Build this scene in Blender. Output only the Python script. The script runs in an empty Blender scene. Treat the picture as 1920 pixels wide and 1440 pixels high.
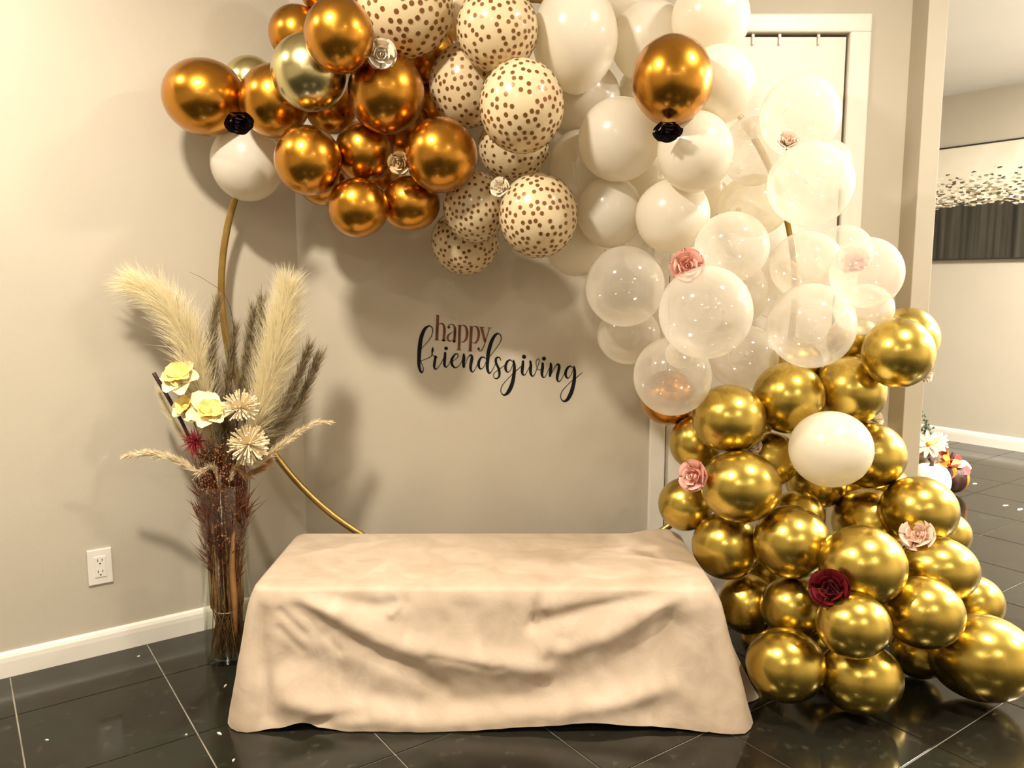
import bpy, bmesh, math, random
from mathutils import Vector, Matrix, noise

# ---------------------------------------------------------------- camera, world, lights, exposure
SC = bpy.context.scene
COL = SC.collection
F_PX, PITCH, CAM_H = 1500.0, math.radians(7.26), 1.195
cam_data = bpy.data.cameras.new('camera')
cam_data.sensor_fit = 'HORIZONTAL'
cam_data.sensor_width = 36.0
cam_data.lens = F_PX / 1920.0 * 36.0
cam_data.clip_start = 0.02
cam = bpy.data.objects.new('camera', cam_data)
COL.objects.link(cam)
cam.location = (0, 0, CAM_H)
cam.rotation_euler = (math.pi / 2 - PITCH, 0, 0)
SC.camera = cam

world = bpy.data.worlds.new('world')
SC.world = world
world.use_nodes = True
world.node_tree.nodes['Background'].inputs[0].default_value = (1.0, 0.86, 0.66, 1)
world.node_tree.nodes['Background'].inputs[1].default_value = 0.05

SC.view_settings.view_transform = 'Standard'
SC.view_settings.look = 'None'
SC.view_settings.gamma = 1.0
SC.view_settings.exposure = 0.86
SC.view_settings.use_curve_mapping = False
SC.cycles.transparent_max_bounces = 28
SC.cycles.max_bounces = 7
SC.cycles.diffuse_bounces = 3
SC.cycles.glossy_bounces = 3
SC.cycles.transmission_bounces = 4
SC.cycles.adaptive_threshold = 0.03
SC.cycles.sample_clamp_indirect = 6.0

ANG = math.radians(35.2)
EX, EY = math.cos(ANG), math.sin(ANG)
def en(e, n, z=0.0):
    """room axes (e along the left wall, n towards it) -> world"""
    return Vector((e * EX - n * EY, e * EY + n * EX, z))

CEIL = 2.56
WARM = (1.0, 0.90, 0.76)
def lamp(name, loc, power, size, color=WARM, target=None):
    d = bpy.data.lights.new(name, 'AREA')
    d.shape = 'DISK'; d.size = size; d.energy = power; d.color = color
    o = bpy.data.objects.new(name, d)
    COL.objects.link(o)
    o.location = loc
    if target is not None:
        o.rotation_euler = (Vector(target) - Vector(loc)).to_track_quat('-Z', 'Y').to_euler()
    return o
# flush ceiling lamps of the room (all on the ceiling, out of the picture)
lamp('ceiling_lamp', (-0.85, 1.15, CEIL - 0.03), 40, 0.18)
lamp('ceiling_lamp', (-1.78, 1.72, CEIL - 0.03), 9, 0.16)
lamp('ceiling_lamp', (1.30, 1.55, CEIL - 0.03), 22, 0.20)
lamp('ceiling_lamp', (-0.9, -1.2, CEIL - 0.03), 12, 0.25)
lamp('ceiling_lamp', (1.6, -1.0, CEIL - 0.03), 14, 0.25)
lamp('ceiling_lamp', (3.3, 3.6, CEIL - 0.03), 80, 0.30, (1.0, 0.95, 0.88))
lamp('ceiling_lamp', (4.0, 1.6, CEIL - 0.03), 45, 0.30, (1.0, 0.94, 0.86))
def bulb(name, loc, power, radius, color=WARM):
    d = bpy.data.lights.new(name, 'POINT')
    d.energy = power; d.shadow_soft_size = radius; d.color = color
    o = bpy.data.objects.new(name, d)
    COL.objects.link(o); o.location = loc
    return o
bulb('hall_fill_light', (4.4, 3.0, 1.95), 200, 0.10, (1.0, 0.94, 0.86))  # unseen fill light, added to brighten the hall ceiling and upper wall
# chandelier bulbs over the table behind the photographer
for k in range(7):
    bulb('chandelier_bulb', (-0.9 + 0.33 * k, -0.75 + 0.12 * math.sin(k * 1.7), 1.86 + 0.05 * math.cos(k * 2.1)), 1.3, 0.018)

# ---------------------------------------------------------------- helpers
def ray(x, y):
    a = (x - 960.0) / F_PX; b = -(y - 720.0) / F_PX
    return Vector((a, math.cos(PITCH) + b * math.sin(PITCH), -math.sin(PITCH) + b * math.cos(PITCH)))
def at(x, y, d):
    """photo point (x, y) placed at the distance d in front of the camera"""
    r = ray(x, y); r = r * (d / r.y)
    return Vector((r.x, r.y, r.z + CAM_H))
def on_floor(x, y):
    r = ray(x, y); r = r * (-CAM_H / r.z)
    return Vector((r.x, r.y, 0.0))
def on_left_wall(x, y, n=2.782):
    r = ray(x, y); t = n / (-EY * r.x + EX * r.y); r = r * t
    return Vector((r.x, r.y, r.z + CAM_H))
def px_of(v):
    q = Vector(v) - Vector((0, 0, CAM_H))
    f = q.y * math.cos(PITCH) - q.z * math.sin(PITCH)
    u = q.y * math.sin(PITCH) + q.z * math.cos(PITCH)
    return 960 + F_PX * q.x / f, 720 - F_PX * u / f

def link(name, me, mat=None, parent=None, smooth=False):
    if mat is not None and not me.materials:
        me.materials.append(mat)
    if smooth:
        me.polygons.foreach_set('use_smooth', [True] * len(me.polygons))
    o = bpy.data.objects.new(name, me)
    COL.objects.link(o)
    if parent is not None:
        o.parent = parent
    return o
def mesh(name, verts, faces):
    me = bpy.data.meshes.new(name)
    me.from_pydata([tuple(v) for v in verts], [], faces)
    me.update()
    return me
def from_bm(name, bm):
    me = bpy.data.meshes.new(name)
    bmesh.ops.recalc_face_normals(bm, faces=bm.faces)
    bm.to_mesh(me); bm.free()
    return me
def empty(name, loc=(0, 0, 0)):
    o = bpy.data.objects.new(name, None)
    COL.objects.link(o); o.location = loc
    o.empty_display_size = 0.02
    return o
def tag(o, label=None, cat=None, group=None, kind=None):
    if label: o['label'] = label
    if cat: o['category'] = cat
    if group: o['group'] = group
    if kind: o['kind'] = kind
    return o
def bm_box(bm, lo, hi, M=None, bevel=0.0):
    r = bmesh.ops.create_cube(bm, size=1.0)
    vs = r['verts']
    c = [(a + b) / 2 for a, b in zip(lo, hi)]; s = [b - a for a, b in zip(lo, hi)]
    for v in vs:
        v.co = Vector((c[0] + v.co.x * s[0], c[1] + v.co.y * s[1], c[2] + v.co.z * s[2]))
    if bevel:
        es = list({e for v in vs for e in v.link_edges})
        g = bmesh.ops.bevel(bm, geom=es, offset=bevel, segments=2, affect='EDGES', profile=0.6)
        vs = list({v for f in g['faces'] for v in f.verts} | {v for v in vs if v.is_valid})
    if M is not None:
        for v in vs: v.co = M @ v.co
def box(name, lo, hi, mat, parent=None, M=None, bevel=0.0):
    bm = bmesh.new(); bm_box(bm, lo, hi, M, bevel)
    return link(name, from_bm(name, bm), mat, parent)
ENM = Matrix(((EX, -EY, 0, 0), (EY, EX, 0, 0), (0, 0, 1, 0), (0, 0, 0, 1)))

def catmull(pts, per=8):
    """pts: tuples of any length -> smooth list"""
    out = []; n = len(pts)
    for i in range(n - 1):
        p0 = pts[max(i - 1, 0)]; p1 = pts[i]; p2 = pts[i + 1]; p3 = pts[min(i + 2, n - 1)]
        for k in range(per):
            t = k / per
            out.append(tuple(0.5 * ((2 * b) + (c - a) * t + (2 * a - 5 * b + 4 * c - d) * t * t + (-a + 3 * b - 3 * c + d) * t ** 3)
                             for a, b, c, d in zip(p0, p1, p2, p3)))
    out.append(tuple(pts[-1]))
    return out
def tube_into(V, Fc, pts, rads, seg=6, cap=True):
    base = len(V); n = len(pts)
    up = Vector((0.13, 0.31, 0.94))
    for i in range(n):
        p = Vector(pts[i]); q = Vector(pts[min(i + 1, n - 1)]) - Vector(pts[max(i - 1, 0)])
        if q.length < 1e-9: q = Vector((0, 0, 1))
        q.normalize()
        a = q.cross(up)
        if a.length < 1e-4: a = q.cross(Vector((1, 0, 0)))
        a.normalize(); b = q.cross(a)
        for k in range(seg):
            w = 2 * math.pi * k / seg
            V.append(p + (a * math.cos(w) + b * math.sin(w)) * rads[i])
    for i in range(n - 1):
        for k in range(seg):
            k2 = (k + 1) % seg
            Fc.append((base + i * seg + k, base + i * seg + k2, base + (i + 1) * seg + k2, base + (i + 1) * seg + k))
    if cap:
        Fc.append(tuple(base + k for k in range(seg))[::-1])
        Fc.append(tuple(base + (n - 1) * seg + k for k in range(seg)))
def tube(name, pts, rads, mat, parent=None, seg=8):
    V = []; Fc = []
    if not isinstance(rads, (list, tuple)): rads = [rads] * len(pts)
    tube_into(V, Fc, pts, rads, seg)
    return link(name, mesh(name, V, Fc), mat, parent, True)
def lathe_mesh(name, prof, seg=32, M=None, close=False):
    V = []; Fc = []
    for (r, z) in prof:
        for k in range(seg):
            w = 2 * math.pi * k / seg
            V.append(Vector((r * math.cos(w), r * math.sin(w), z)))
    n = len(prof)
    for i in range(n if close else n - 1):
        i2 = (i + 1) % n
        for k in range(seg):
            k2 = (k + 1) % seg
            Fc.append((i * seg + k, i * seg + k2, i2 * seg + k2, i2 * seg + k))
    if M is not None: V = [M @ v for v in V]
    return mesh(name, V, Fc)

# ---------------------------------------------------------------- materials
def new_mat(name):
    m = bpy.data.materials.new(name); m.use_nodes = True
    nt = m.node_tree
    return m, nt, nt.nodes['Principled BSDF'], nt.nodes['Material Output']
def setp(b, **kw):
    for k, v in kw.items():
        k = k.replace('_', ' ')
        b.inputs[k].default_value = v if not (isinstance(v, tuple) and len(v) == 3) else (*v, 1)
def nd(nt, t, **kw):
    n = nt.nodes.new(t)
    for k, v in kw.items():
        if k in n.inputs: n.inputs[k].default_value = v
        else: setattr(n, k, v)
    return n
def ramp(nt, src, stops, interp='LINEAR'):
    r = nt.nodes.new('ShaderNodeValToRGB'); r.color_ramp.interpolation = interp
    els = r.color_ramp.elements
    while len(els) < len(stops): els.new(0.5)
    for e, (p, c) in zip(els, stops):
        e.position = p; e.color = (*c, 1) if len(c) == 3 else c
    nt.links.new(src, r.inputs[0])
    return r
def simple(name, col, rough=0.5, var=0.0, scale=12.0, bump=0.0, bscale=60.0, **kw):
    m, nt, b, out = new_mat(name)
    setp(b, Base_Color=col, Roughness=rough)
    for k, v in kw.items(): setp(b, **{k: v})
    tc = nd(nt, 'ShaderNodeTexCoord')
    if var:
        nz = nd(nt, 'ShaderNodeTexNoise', Scale=scale, Detail=4.0)
        nt.links.new(tc.outputs['Object'], nz.inputs['Vector'])
        lo = tuple(max(0, c * (1 - var)) for c in col); hi = tuple(min(1, c * (1 + var)) for c in col)
        r = ramp(nt, nz.outputs['Fac'], [(0.3, lo), (0.7, hi)])
        nt.links.new(r.outputs[0], b.inputs['Base Color'])
    if bump:
        nz = nd(nt, 'ShaderNodeTexNoise', Scale=bscale, Detail=3.0)
        nt.links.new(tc.outputs['Object'], nz.inputs['Vector'])
        bp = nd(nt, 'ShaderNodeBump', Strength=bump, Distance=0.01)
        nt.links.new(nz.outputs['Fac'], bp.inputs['Height'])
        nt.links.new(bp.outputs[0], b.inputs['Normal'])
    return m
def schlick(nt, f0=0.06, top=0.6):
    """reflectance of a thin film, the same from both sides"""
    lw = nd(nt, 'ShaderNodeLayerWeight'); lw.inputs[0].default_value = 0.5
    pw = nd(nt, 'ShaderNodeMath', operation='POWER'); pw.inputs[1].default_value = 5.0
    nt.links.new(lw.outputs['Facing'], pw.inputs[0])
    ma = nd(nt, 'ShaderNodeMath', operation='MULTIPLY_ADD'); ma.inputs[1].default_value = top - f0; ma.inputs[2].default_value = f0
    nt.links.new(pw.outputs[0], ma.inputs[0])
    return ma
def balloon_metal(name, col, rough):
    m, nt, b, out = new_mat(name)
    setp(b, Base_Color=col, Metallic=1.0, Roughness=rough)
    tc = nd(nt, 'ShaderNodeTexCoord')
    nz = nd(nt, 'ShaderNodeTexNoise', Scale=9.0, Detail=2.0)
    nt.links.new(tc.outputs['Object'], nz.inputs['Vector'])
    r = ramp(nt, nz.outputs['Fac'], [(0.3, (rough * 0.85,) * 3), (0.7, (rough * 1.15,) * 3)])
    nt.links.new(r.outputs[0], b.inputs['Roughness'])
    setp(b, Coat_Weight=0.35, Coat_Roughness=0.08)
    return m
def balloon_latex(name, col, rough=0.22, trans=0.35, tcol=None):
    m, nt, b, out = new_mat(name)
    setp(b, Base_Color=col, Roughness=rough)
    setp(b, Coat_Weight=0.3, Coat_Roughness=0.1)
    t = nd(nt, 'ShaderNodeBsdfTranslucent'); t.inputs[0].default_value = (*(tcol or col), 1)
    mx = nd(nt, 'ShaderNodeMixShader'); mx.inputs[0].default_value = trans
    nt.links.new(b.outputs[0], mx.inputs[1]); nt.links.new(t.outputs[0], mx.inputs[2])
    nt.links.new(mx.outputs[0], out.inputs[0])
    return m
def balloon_clear(name, col, dens=0.3, rim=0.55):
    """thin milky film: mostly see-through face on, denser where the film is seen edge on; glossy outside"""
    m, nt, b, out = new_mat(name)
    nt.nodes.remove(b)
    tr = nd(nt, 'ShaderNodeBsdfTransparent'); tr.inputs[0].default_value = (0.985, 0.97, 0.94, 1)
    df = nd(nt, 'ShaderNodeBsdfDiffuse'); df.inputs[0].default_value = (*col, 1)
    tl = nd(nt, 'ShaderNodeBsdfTranslucent'); tl.inputs[0].default_value = (*col, 1)
    m1 = nd(nt, 'ShaderNodeMixShader'); m1.inputs[0].default_value = 0.5
    nt.links.new(df.outputs[0], m1.inputs[1]); nt.links.new(tl.outputs[0], m1.inputs[2])
    lw = nd(nt, 'ShaderNodeLayerWeight'); lw.inputs[0].default_value = 0.35
    mr = nd(nt, 'ShaderNodeMapRange')
    mr.inputs['To Min'].default_value = dens; mr.inputs['To Max'].default_value = dens + rim
    nt.links.new(lw.outputs['Facing'], mr.inputs['Value'])
    m2 = nd(nt, 'ShaderNodeMixShader')
    nt.links.new(mr.outputs[0], m2.inputs[0])
    nt.links.new(tr.outputs[0], m2.inputs[1]); nt.links.new(m1.outputs[0], m2.inputs[2])
    gl = nd(nt, 'ShaderNodeBsdfGlossy'); gl.inputs['Roughness'].default_value = 0.07
    fr = schlick(nt)
    m3 = nd(nt, 'ShaderNodeMixShader')
    nt.links.new(fr.outputs[0], m3.inputs[0])
    nt.links.new(m2.outputs[0], m3.inputs[1]); nt.links.new(gl.outputs[0], m3.inputs[2])
    nt.links.new(m3.outputs[0], out.inputs[0])
    return m
def glass_mat(name, tint=(0.97, 0.98, 0.95)):
    m, nt, b, out = new_mat(name)
    nt.nodes.remove(b)
    tr = nd(nt, 'ShaderNodeBsdfTransparent'); tr.inputs[0].default_value = (*tint, 1)
    gl = nd(nt, 'ShaderNodeBsdfGlossy'); gl.inputs['Roughness'].default_value = 0.02
    fr = schlick(nt)
    mx = nd(nt, 'ShaderNodeMixShader')
    nt.links.new(fr.outputs[0], mx.inputs[0]); nt.links.new(tr.outputs[0], mx.inputs[1]); nt.links.new(gl.outputs[0], mx.inputs[2])
    nt.links.new(mx.outputs[0], out.inputs[0])
    return m

M = {}
M['wall'] = simple('wall_paint', (0.55, 0.49, 0.385), 0.55, 0.03, 2.0, 0.06, 180.0)
M['ceiling'] = simple('ceiling_paint', (0.80, 0.76, 0.68), 0.8, 0.02, 2.0)
M['trim'] = simple('white_trim_paint', (0.83, 0.78, 0.68), 0.35, 0.02, 5.0)
M['door'] = simple('door_paint', (0.80, 0.75, 0.65), 0.4, 0.02, 3.0)
M['gap'] = simple('gap_shade_black', (0.03, 0.022, 0.016), 0.8, 0.1)  # shade of the door gap, put into the colour
M['copper'] = balloon_metal('copper_gold_latex', (0.55, 0.245, 0.024), 0.28)
M['gold'] = balloon_metal('chrome_gold_latex', (0.58, 0.415, 0.08), 0.28)
M['pale'] = balloon_metal('pale_gold_latex', (0.66, 0.57, 0.28), 0.25)
M['cream'] = balloon_latex('cream_latex', (0.85, 0.70, 0.43), 0.2, 0.25, (0.85, 0.66, 0.34))
M['ivory'] = balloon_latex('ivory_latex', (0.92, 0.86, 0.74), 0.24, 0.38, (0.96, 0.88, 0.70))
M['clear'] = balloon_clear('clear_pearl_latex', (0.96, 0.91, 0.81), 0.25, 0.45)
M['clear_tan'] = balloon_clear('clear_tan_latex', (0.86, 0.76, 0.52), 0.22, 0.5)
M['dot'] = simple('copper_dot_print', (0.22, 0.085, 0.024), 0.35, 0.15, 40.0, Metallic=0.35)

# ---------------------------------------------------------------- the setting
def struct(o):
    o['kind'] = 'structure'; return o
WALL_N, BACK_Y, FAR_E = 2.782, 2.868, 6.17
# dark slate tiles, laid square to the left wall
def floor_tile_mat():
    m, nt, b, out = new_mat('dark_slate_tile')
    geo = nd(nt, 'ShaderNodeNewGeometry'); inf = nd(nt, 'ShaderNodeObjectInfo')
    n1 = nd(nt, 'ShaderNodeTexNoise', Scale=3.2, Detail=8.0, Roughness=0.62, Distortion=0.6)
    nt.links.new(geo.outputs['Position'], n1.inputs['Vector'])
    r = ramp(nt, n1.outputs['Fac'], [(0.25, (0.008, 0.007, 0.005)), (0.5, (0.018, 0.015, 0.010)), (0.62, (0.015, 0.017, 0.011)), (0.8, (0.05, 0.042, 0.03))])
    n2 = nd(nt, 'ShaderNodeTexNoise', Scale=26.0, Detail=6.0)
    nt.links.new(geo.outputs['Position'], n2.inputs['Vector'])
    r2 = ramp(nt, n2.outputs['Fac'], [(0.6, (0, 0, 0)), (0.85, (0.05, 0.045, 0.035))])
    add = nd(nt, 'ShaderNodeMixRGB', blend_type='ADD'); add.inputs[0].default_value = 1.0
    nt.links.new(r.outputs[0], add.inputs[1]); nt.links.new(r2.outputs[0], add.inputs[2])
    nt.links.new(add.outputs[0], b.inputs['Base Color'])
    rr = ramp(nt, n1.outputs['Fac'], [(0.3, (0.07,) * 3), (0.7, (0.17,) * 3)])
    nt.links.new(rr.outputs[0], b.inputs['Roughness'])
    bp = nd(nt, 'ShaderNodeBump', Strength=0.05, Distance=0.01)
    nt.links.new(n1.outputs['Fac'], bp.inputs['Height']); nt.links.new(bp.outputs[0], b.inputs['Normal'])
    setp(b, IOR=1.46)
    return m
M['tile'] = floor_tile_mat()
M['grout'] = simple('pale_grout', (0.30, 0.26, 0.20), 0.8, 0.35, 9.0)
floor = struct(box('floor', (-3.2, -3.0, -0.08), (6.3, 4.6, -0.0025), M['grout'], None, ENM))
TS, TG = 0.388, 0.0035
tile_me = None
rest_bm = bmesh.new()
for i in range(-10, 16):
    for j in range(-7, 16):
        e0 = 0.467 + TS * i; n0 = 2.505 - TS * j
        if e0 < -3.3 or e0 > 6.2 or n0 < -3.1 or n0 > 4.5: continue
        c = en(e0 + TS / 2, n0 - TS / 2)
        vis = False
        if c.y > 1.2:
            x, y = px_of(c)
            vis = -260 < x < 2180 and y < 1700
            if c.y > 3.0 and x < 1560: vis = False
        lo = (TG / 2, TG / 2 - TS, -0.02); hi = (TS - TG / 2, -TG / 2, 0.0)
        if vis:
            if tile_me is None:
                bm = bmesh.new(); bm_box(bm, lo, hi, None, 0.0012)
                tile_me = from_bm('tile', bm); tile_me.materials.append(M['tile'])
            o = link('tile', tile_me, None, floor)
            o.matrix_local = Matrix.Translation(en(e0, n0)) @ ENM
        else:
            bm_box(rest_bm, lo, hi, Matrix.Translation(en(e0, n0)) @ ENM)
tag(link('tile_field', from_bm('tile_field', rest_bm), M['tile'], floor), kind='stuff')

struct(box('ceiling', (-3.3, -3.1, CEIL), (6.3, 4.6, CEIL + 0.08), M['ceiling'], None, ENM))
struct(box('wall_left', (-3.2, WALL_N, 0), (1.10, WALL_N + 0.10, CEIL), M['wall'], None, ENM))
struct(box('wall_far', (FAR_E, -3.0, 0), (FAR_E + 0.1, 4.6, CEIL), M['wall'], None, ENM))
struct(box('wall_hall', (2.8, 4.5, 0), (6.2, 4.6, CEIL), M['wall'], None, ENM))
struct(box('wall_rear', (-3.3, -3.0, 0), (-3.2, 2.9, CEIL), M['wall'], None, ENM))
struct(box('wall_front', (-3.2, -3.1, 0), (6.2, -3.0, CEIL), M['wall'], None, ENM))
DL, DR, DT = 0.562, 1.147, 2.033      # door opening
bm = bmesh.new()
bm_box(bm, (-0.765, BACK_Y, 0), (DL - 0.006, BACK_Y + 0.09, CEIL))
bm_box(bm, (DR + 0.006, BACK_Y, 0), (1.40, BACK_Y + 0.09, CEIL))
bm_box(bm, (DL - 0.006, BACK_Y, DT + 0.006), (DR + 0.006, BACK_Y + 0.09, CEIL))
struct(link('wall_back', from_bm('wall_back', bm), M['wall']))
bm = bmesh.new()
bm_box(bm, (1.366, 2.755, 0), (1.431, 2.96, CEIL), None, 0.003)
struct(link('wall_right', from_bm('wall_right', bm), M['wall']))
struct(box('wall_closet_side', (2.74, 1.68, 0), (2.82, 4.5, CEIL), M['wall'], None, ENM))

# door in the diagonal wall, with casing, gap and stick-on hooks
door = struct(box('door_1', (DL, BACK_Y + 0.004, 0.012), (DR, BACK_Y + 0.04, DT - 0.004), M['door'], None, None, 0.0015))
box('gap_shade_panel', (DL - 0.005, BACK_Y + 0.05, 0.0), (DR + 0.005, BACK_Y + 0.06, DT + 0.005), M['gap'], door)  # near-black panel standing in for the shade behind the door gap
def casing(name, lo, hi, inner):
    """flat casing with a rounded outer edge"""
    bm = bmesh.new()
    bm_box(bm, lo, hi, None, 0.006)
    return struct(link(name, from_bm(name, bm), M['trim']))
casing('trim_1', (0.499, BACK_Y - 0.018, 0), (0.556, BACK_Y + 0.002, DT + 0.008), 1)
casing('trim_2', (DR + 0.005, BACK_Y - 0.018, 0), (1.224, BACK_Y + 0.002, DT + 0.008), 0)
casing('trim_3', (0.499, BACK_Y - 0.018, DT + 0.006), (1.224, BACK_Y + 0.002, 2.10), 0)
M['hook'] = simple('frosted_hook_plastic', (0.72, 0.68, 0.58), 0.25, 0.05)
for k, hx in enumerate((1412, 1462, 1535)):
    p = at(hx, 66, BACK_Y)
    h = empty('door_hook', (p.x, BACK_Y, p.z))
    box('clip', (-0.005, -0.003, -0.006), (0.005, 0.004, 0.008), M['hook'], h, None, 0.001)
    box('tab', (-0.0035, -0.006, -0.032), (0.0035, -0.001, -0.004), M['hook'], h, None, 0.001)
    tag(h, ('small frosted hook over the door top, nearest the ivory balloons', 'small frosted hook in the middle of three over the door top',
            'small frosted hook over the door top, nearest the right door corner')[k], 'hook', 'hooks over the door top')

# baseboards: rounded top profile
def baseboard(name, p0, p1, inward, h=0.078, t=0.014):
    prof = [(0, 0), (t, 0), (t, h * 0.62), (t * 0.9, h * 0.8), (t * 0.62, h * 0.93), (t * 0.25, h), (0, h)]
    V = []
    for p in (p0, p1):
        for (a, z) in prof:
            q = Vector(p) + Vector(inward) * a; V.append((q.x, q.y, z))
    n = len(prof)
    Fc = [(i, (i + 1) % n, n + (i + 1) % n, n + i) for i in range(n)] + [tuple(range(n))[::-1], tuple(range(n, 2 * n))]
    return struct(link(name, mesh(name, V, Fc), M['trim']))
baseboard('baseboard_left', en(-3.2, WALL_N), en(1.02, WALL_N), en(0, -1))
baseboard('baseboard_back', (-0.755, BACK_Y, 0), (0.497, BACK_Y, 0), (0, -1, 0))
baseboard('baseboard_right', (1.226, BACK_Y, 0), (1.364, BACK_Y, 0), (0, -1, 0))
baseboard('baseboard_far', en(FAR_E, -3.0), en(FAR_E, 4.5), en(-1, 0), 0.095)
baseboard('baseboard_hall', en(2.82, 4.5), en(6.16, 4.5), en(0, -1))

# wall outlet on the left wall
M['plastic'] = simple('outlet_plastic', (0.84, 0.78, 0.70), 0.3, 0.02)
M['slot'] = simple('outlet_slot', (0.02, 0.016, 0.012), 0.6, 0.1)
def wall_frame(e, z):
    return Matrix.Translation(en(e, WALL_N, z)) @ ENM
ol = empty('wall_outlet'); ol.matrix_world = wall_frame(0.3445, 0.291)
box('cover_plate', (-0.0355, -0.0065, -0.058), (0.0355, 0, 0.058), M['plastic'], ol, None, 0.003)
rc = box('receptacle', (-0.017, -0.0085, -0.034), (0.017, -0.004, 0.034), M['plastic'], ol, None, 0.001)
for s in (-1, 1):
    for (ax, hh) in ((-0.0065, 0.0042), (0.0065, 0.0034)):
        box('slot', (ax - 0.001, -0.0092, s * 0.0185 + 0.004 - hh), (ax + 0.001, -0.0080, s * 0.0185 + 0.004 + hh), M['slot'], rc)
    bm = bmesh.new()
    bmesh.ops.create_circle(bm, cap_ends=True, segments=12, radius=0.0026, matrix=Matrix.Translation((0, -0.0089, s * 0.0185 - 0.0075)) @ Matrix.Rotation(math.pi / 2, 4, 'X'))
    link('slot', from_bm('slot', bm), M['slot'], rc)
tag(ol, 'white electrical outlet with cover plate low on the left wall', 'outlet')

# abstract painting on the far wall
def painting_mat():
    m, nt, b, out = new_mat('abstract_canvas_print')
    tc = nd(nt, 'ShaderNodeTexCoord'); sep = nd(nt, 'ShaderNodeSeparateXYZ')
    nt.links.new(tc.outputs['Object'], sep.inputs[0])
    # local z: 0 bottom .. 0.82 top, local y along the wall
    v = nd(nt, 'ShaderNodeTexVoronoi', Scale=64.0); v.feature = 'F1'
    mp = nd(nt, 'ShaderNodeMapping'); mp.inputs['Scale'].default_value = (1, 0.6, 1.5)
    nt.links.new(tc.outputs['Object'], mp.inputs[0]); nt.links.new(mp.outputs[0], v.inputs['Vector'])
    wv = nd(nt, 'ShaderNodeTexNoise', Scale=3.0, Detail=2.0); nt.links.new(tc.outputs['Object'], wv.inputs['Vector'])
    wl = nd(nt, 'ShaderNodeMath', operation='MULTIPLY_ADD'); wl.inputs[1].default_value = 0.16; nt.links.new(wv.outputs['Fac'], wl.inputs[0]); nt.links.new(sep.outputs['Z'], wl.inputs[2])
    rnd = nd(nt, 'ShaderNodeSeparateColor'); nt.links.new(v.outputs['Color'], rnd.inputs[0])
    # speckle probability: full at the dark edge (z~0.40) fading out at z~0.66
    pr = nd(nt, 'ShaderNodeMapRange'); pr.inputs['From Min'].default_value = 0.42; pr.inputs['From Max'].default_value = 0.72
    pr.inputs['To Min'].default_value = 1.0; pr.inputs['To Max'].default_value = 0.0
    nt.links.new(wl.outputs[0], pr.inputs['Value'])
    isf = nd(nt, 'ShaderNodeMath', operation='LESS_THAN'); nt.links.new(rnd.outputs[0], isf.inputs[0]); nt.links.new(pr.outputs[0], isf.inputs[1])
    fl = ramp(nt, rnd.outputs[1], [(0.0, (0.10, 0.08, 0.05)), (0.35, (0.35, 0.29, 0.18)), (0.7, (0.62, 0.53, 0.36)), (0.9, (0.95, 0.9, 0.8))], 'CONSTANT')
    bg = nd(nt, 'ShaderNodeTexNoise', Scale=5.0); nt.links.new(tc.outputs['Object'], bg.inputs['Vector'])
    bgr = ramp(nt, bg.outputs['Fac'], [(0.3, (0.80, 0.72, 0.55)), (0.7, (0.86, 0.80, 0.66))])
    mx = nd(nt, 'ShaderNodeMixRGB'); nt.links.new(isf.outputs[0], mx.inputs[0]); nt.links.new(bgr.outputs[0], mx.inputs[1]); nt.links.new(fl.outputs[0], mx.inputs[2])
    # dark lower field with vertical streaks
    sm = nd(nt, 'ShaderNodeMapping'); sm.inputs['Scale'].default_value = (1, 12, 0.4); nt.links.new(tc.outputs['Object'], sm.inputs[0])
    sn = nd(nt, 'ShaderNodeTexNoise', Scale=1.6, Detail=3.0); nt.links.new(sm.outputs[0], sn.inputs['Vector'])
    dk = ramp(nt, sn.outputs['Fac'], [(0.35, (0.012, 0.011, 0.008)), (0.75, (0.09, 0.08, 0.06))])
    ej = nd(nt, 'ShaderNodeMath', operation='MULTIPLY_ADD'); ej.inputs[1].default_value = 0.05; nt.links.new(rnd.outputs[2], ej.inputs[0]); nt.links.new(sep.outputs['Z'], ej.inputs[2])
    lt = nd(nt, 'ShaderNodeMath', operation='LESS_THAN'); lt.inputs[1].default_value = 0.42; nt.links.new(ej.outputs[0], lt.inputs[0])
    m2 = nd(nt, 'ShaderNodeMixRGB'); nt.links.new(lt.outputs[0], m2.inputs[0]); nt.links.new(mx.outputs[0], m2.inputs[1]); nt.links.new(dk.outputs[0], m2.inputs[2])
    nt.links.new(m2.outputs[0], b.inputs['Base Color'])
    setp(b, Roughness=0.3)
    return m
art = empty('painting'); art.matrix_world = Matrix.Translation(en(FAR_E, 0, 1.36)) @ ENM
box('canvas', (-0.028, 1.75, 0.004), (-0.002, 3.42, 0.816), painting_mat(), art)
M['black_frame'] = simple('black_frame_paint', (0.02, 0.017, 0.014), 0.4, 0.1)
for lo, hi in (((-0.034, 1.742, 0.812), (-0.002, 3.428, 0.822)), ((-0.034, 1.742, -0.002), (-0.002, 3.428, 0.006)),
               ((-0.034, 1.742, 0.0), (-0.002, 1.752, 0.82)), ((-0.034, 3.418, 0.0), (-0.002, 3.428, 0.82))):
    box('frame_rail', lo, hi, M['black_frame'], art)
tag(art, 'large abstract painting, cream above black with glittering flecks, on the far wall', 'painting')

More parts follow.
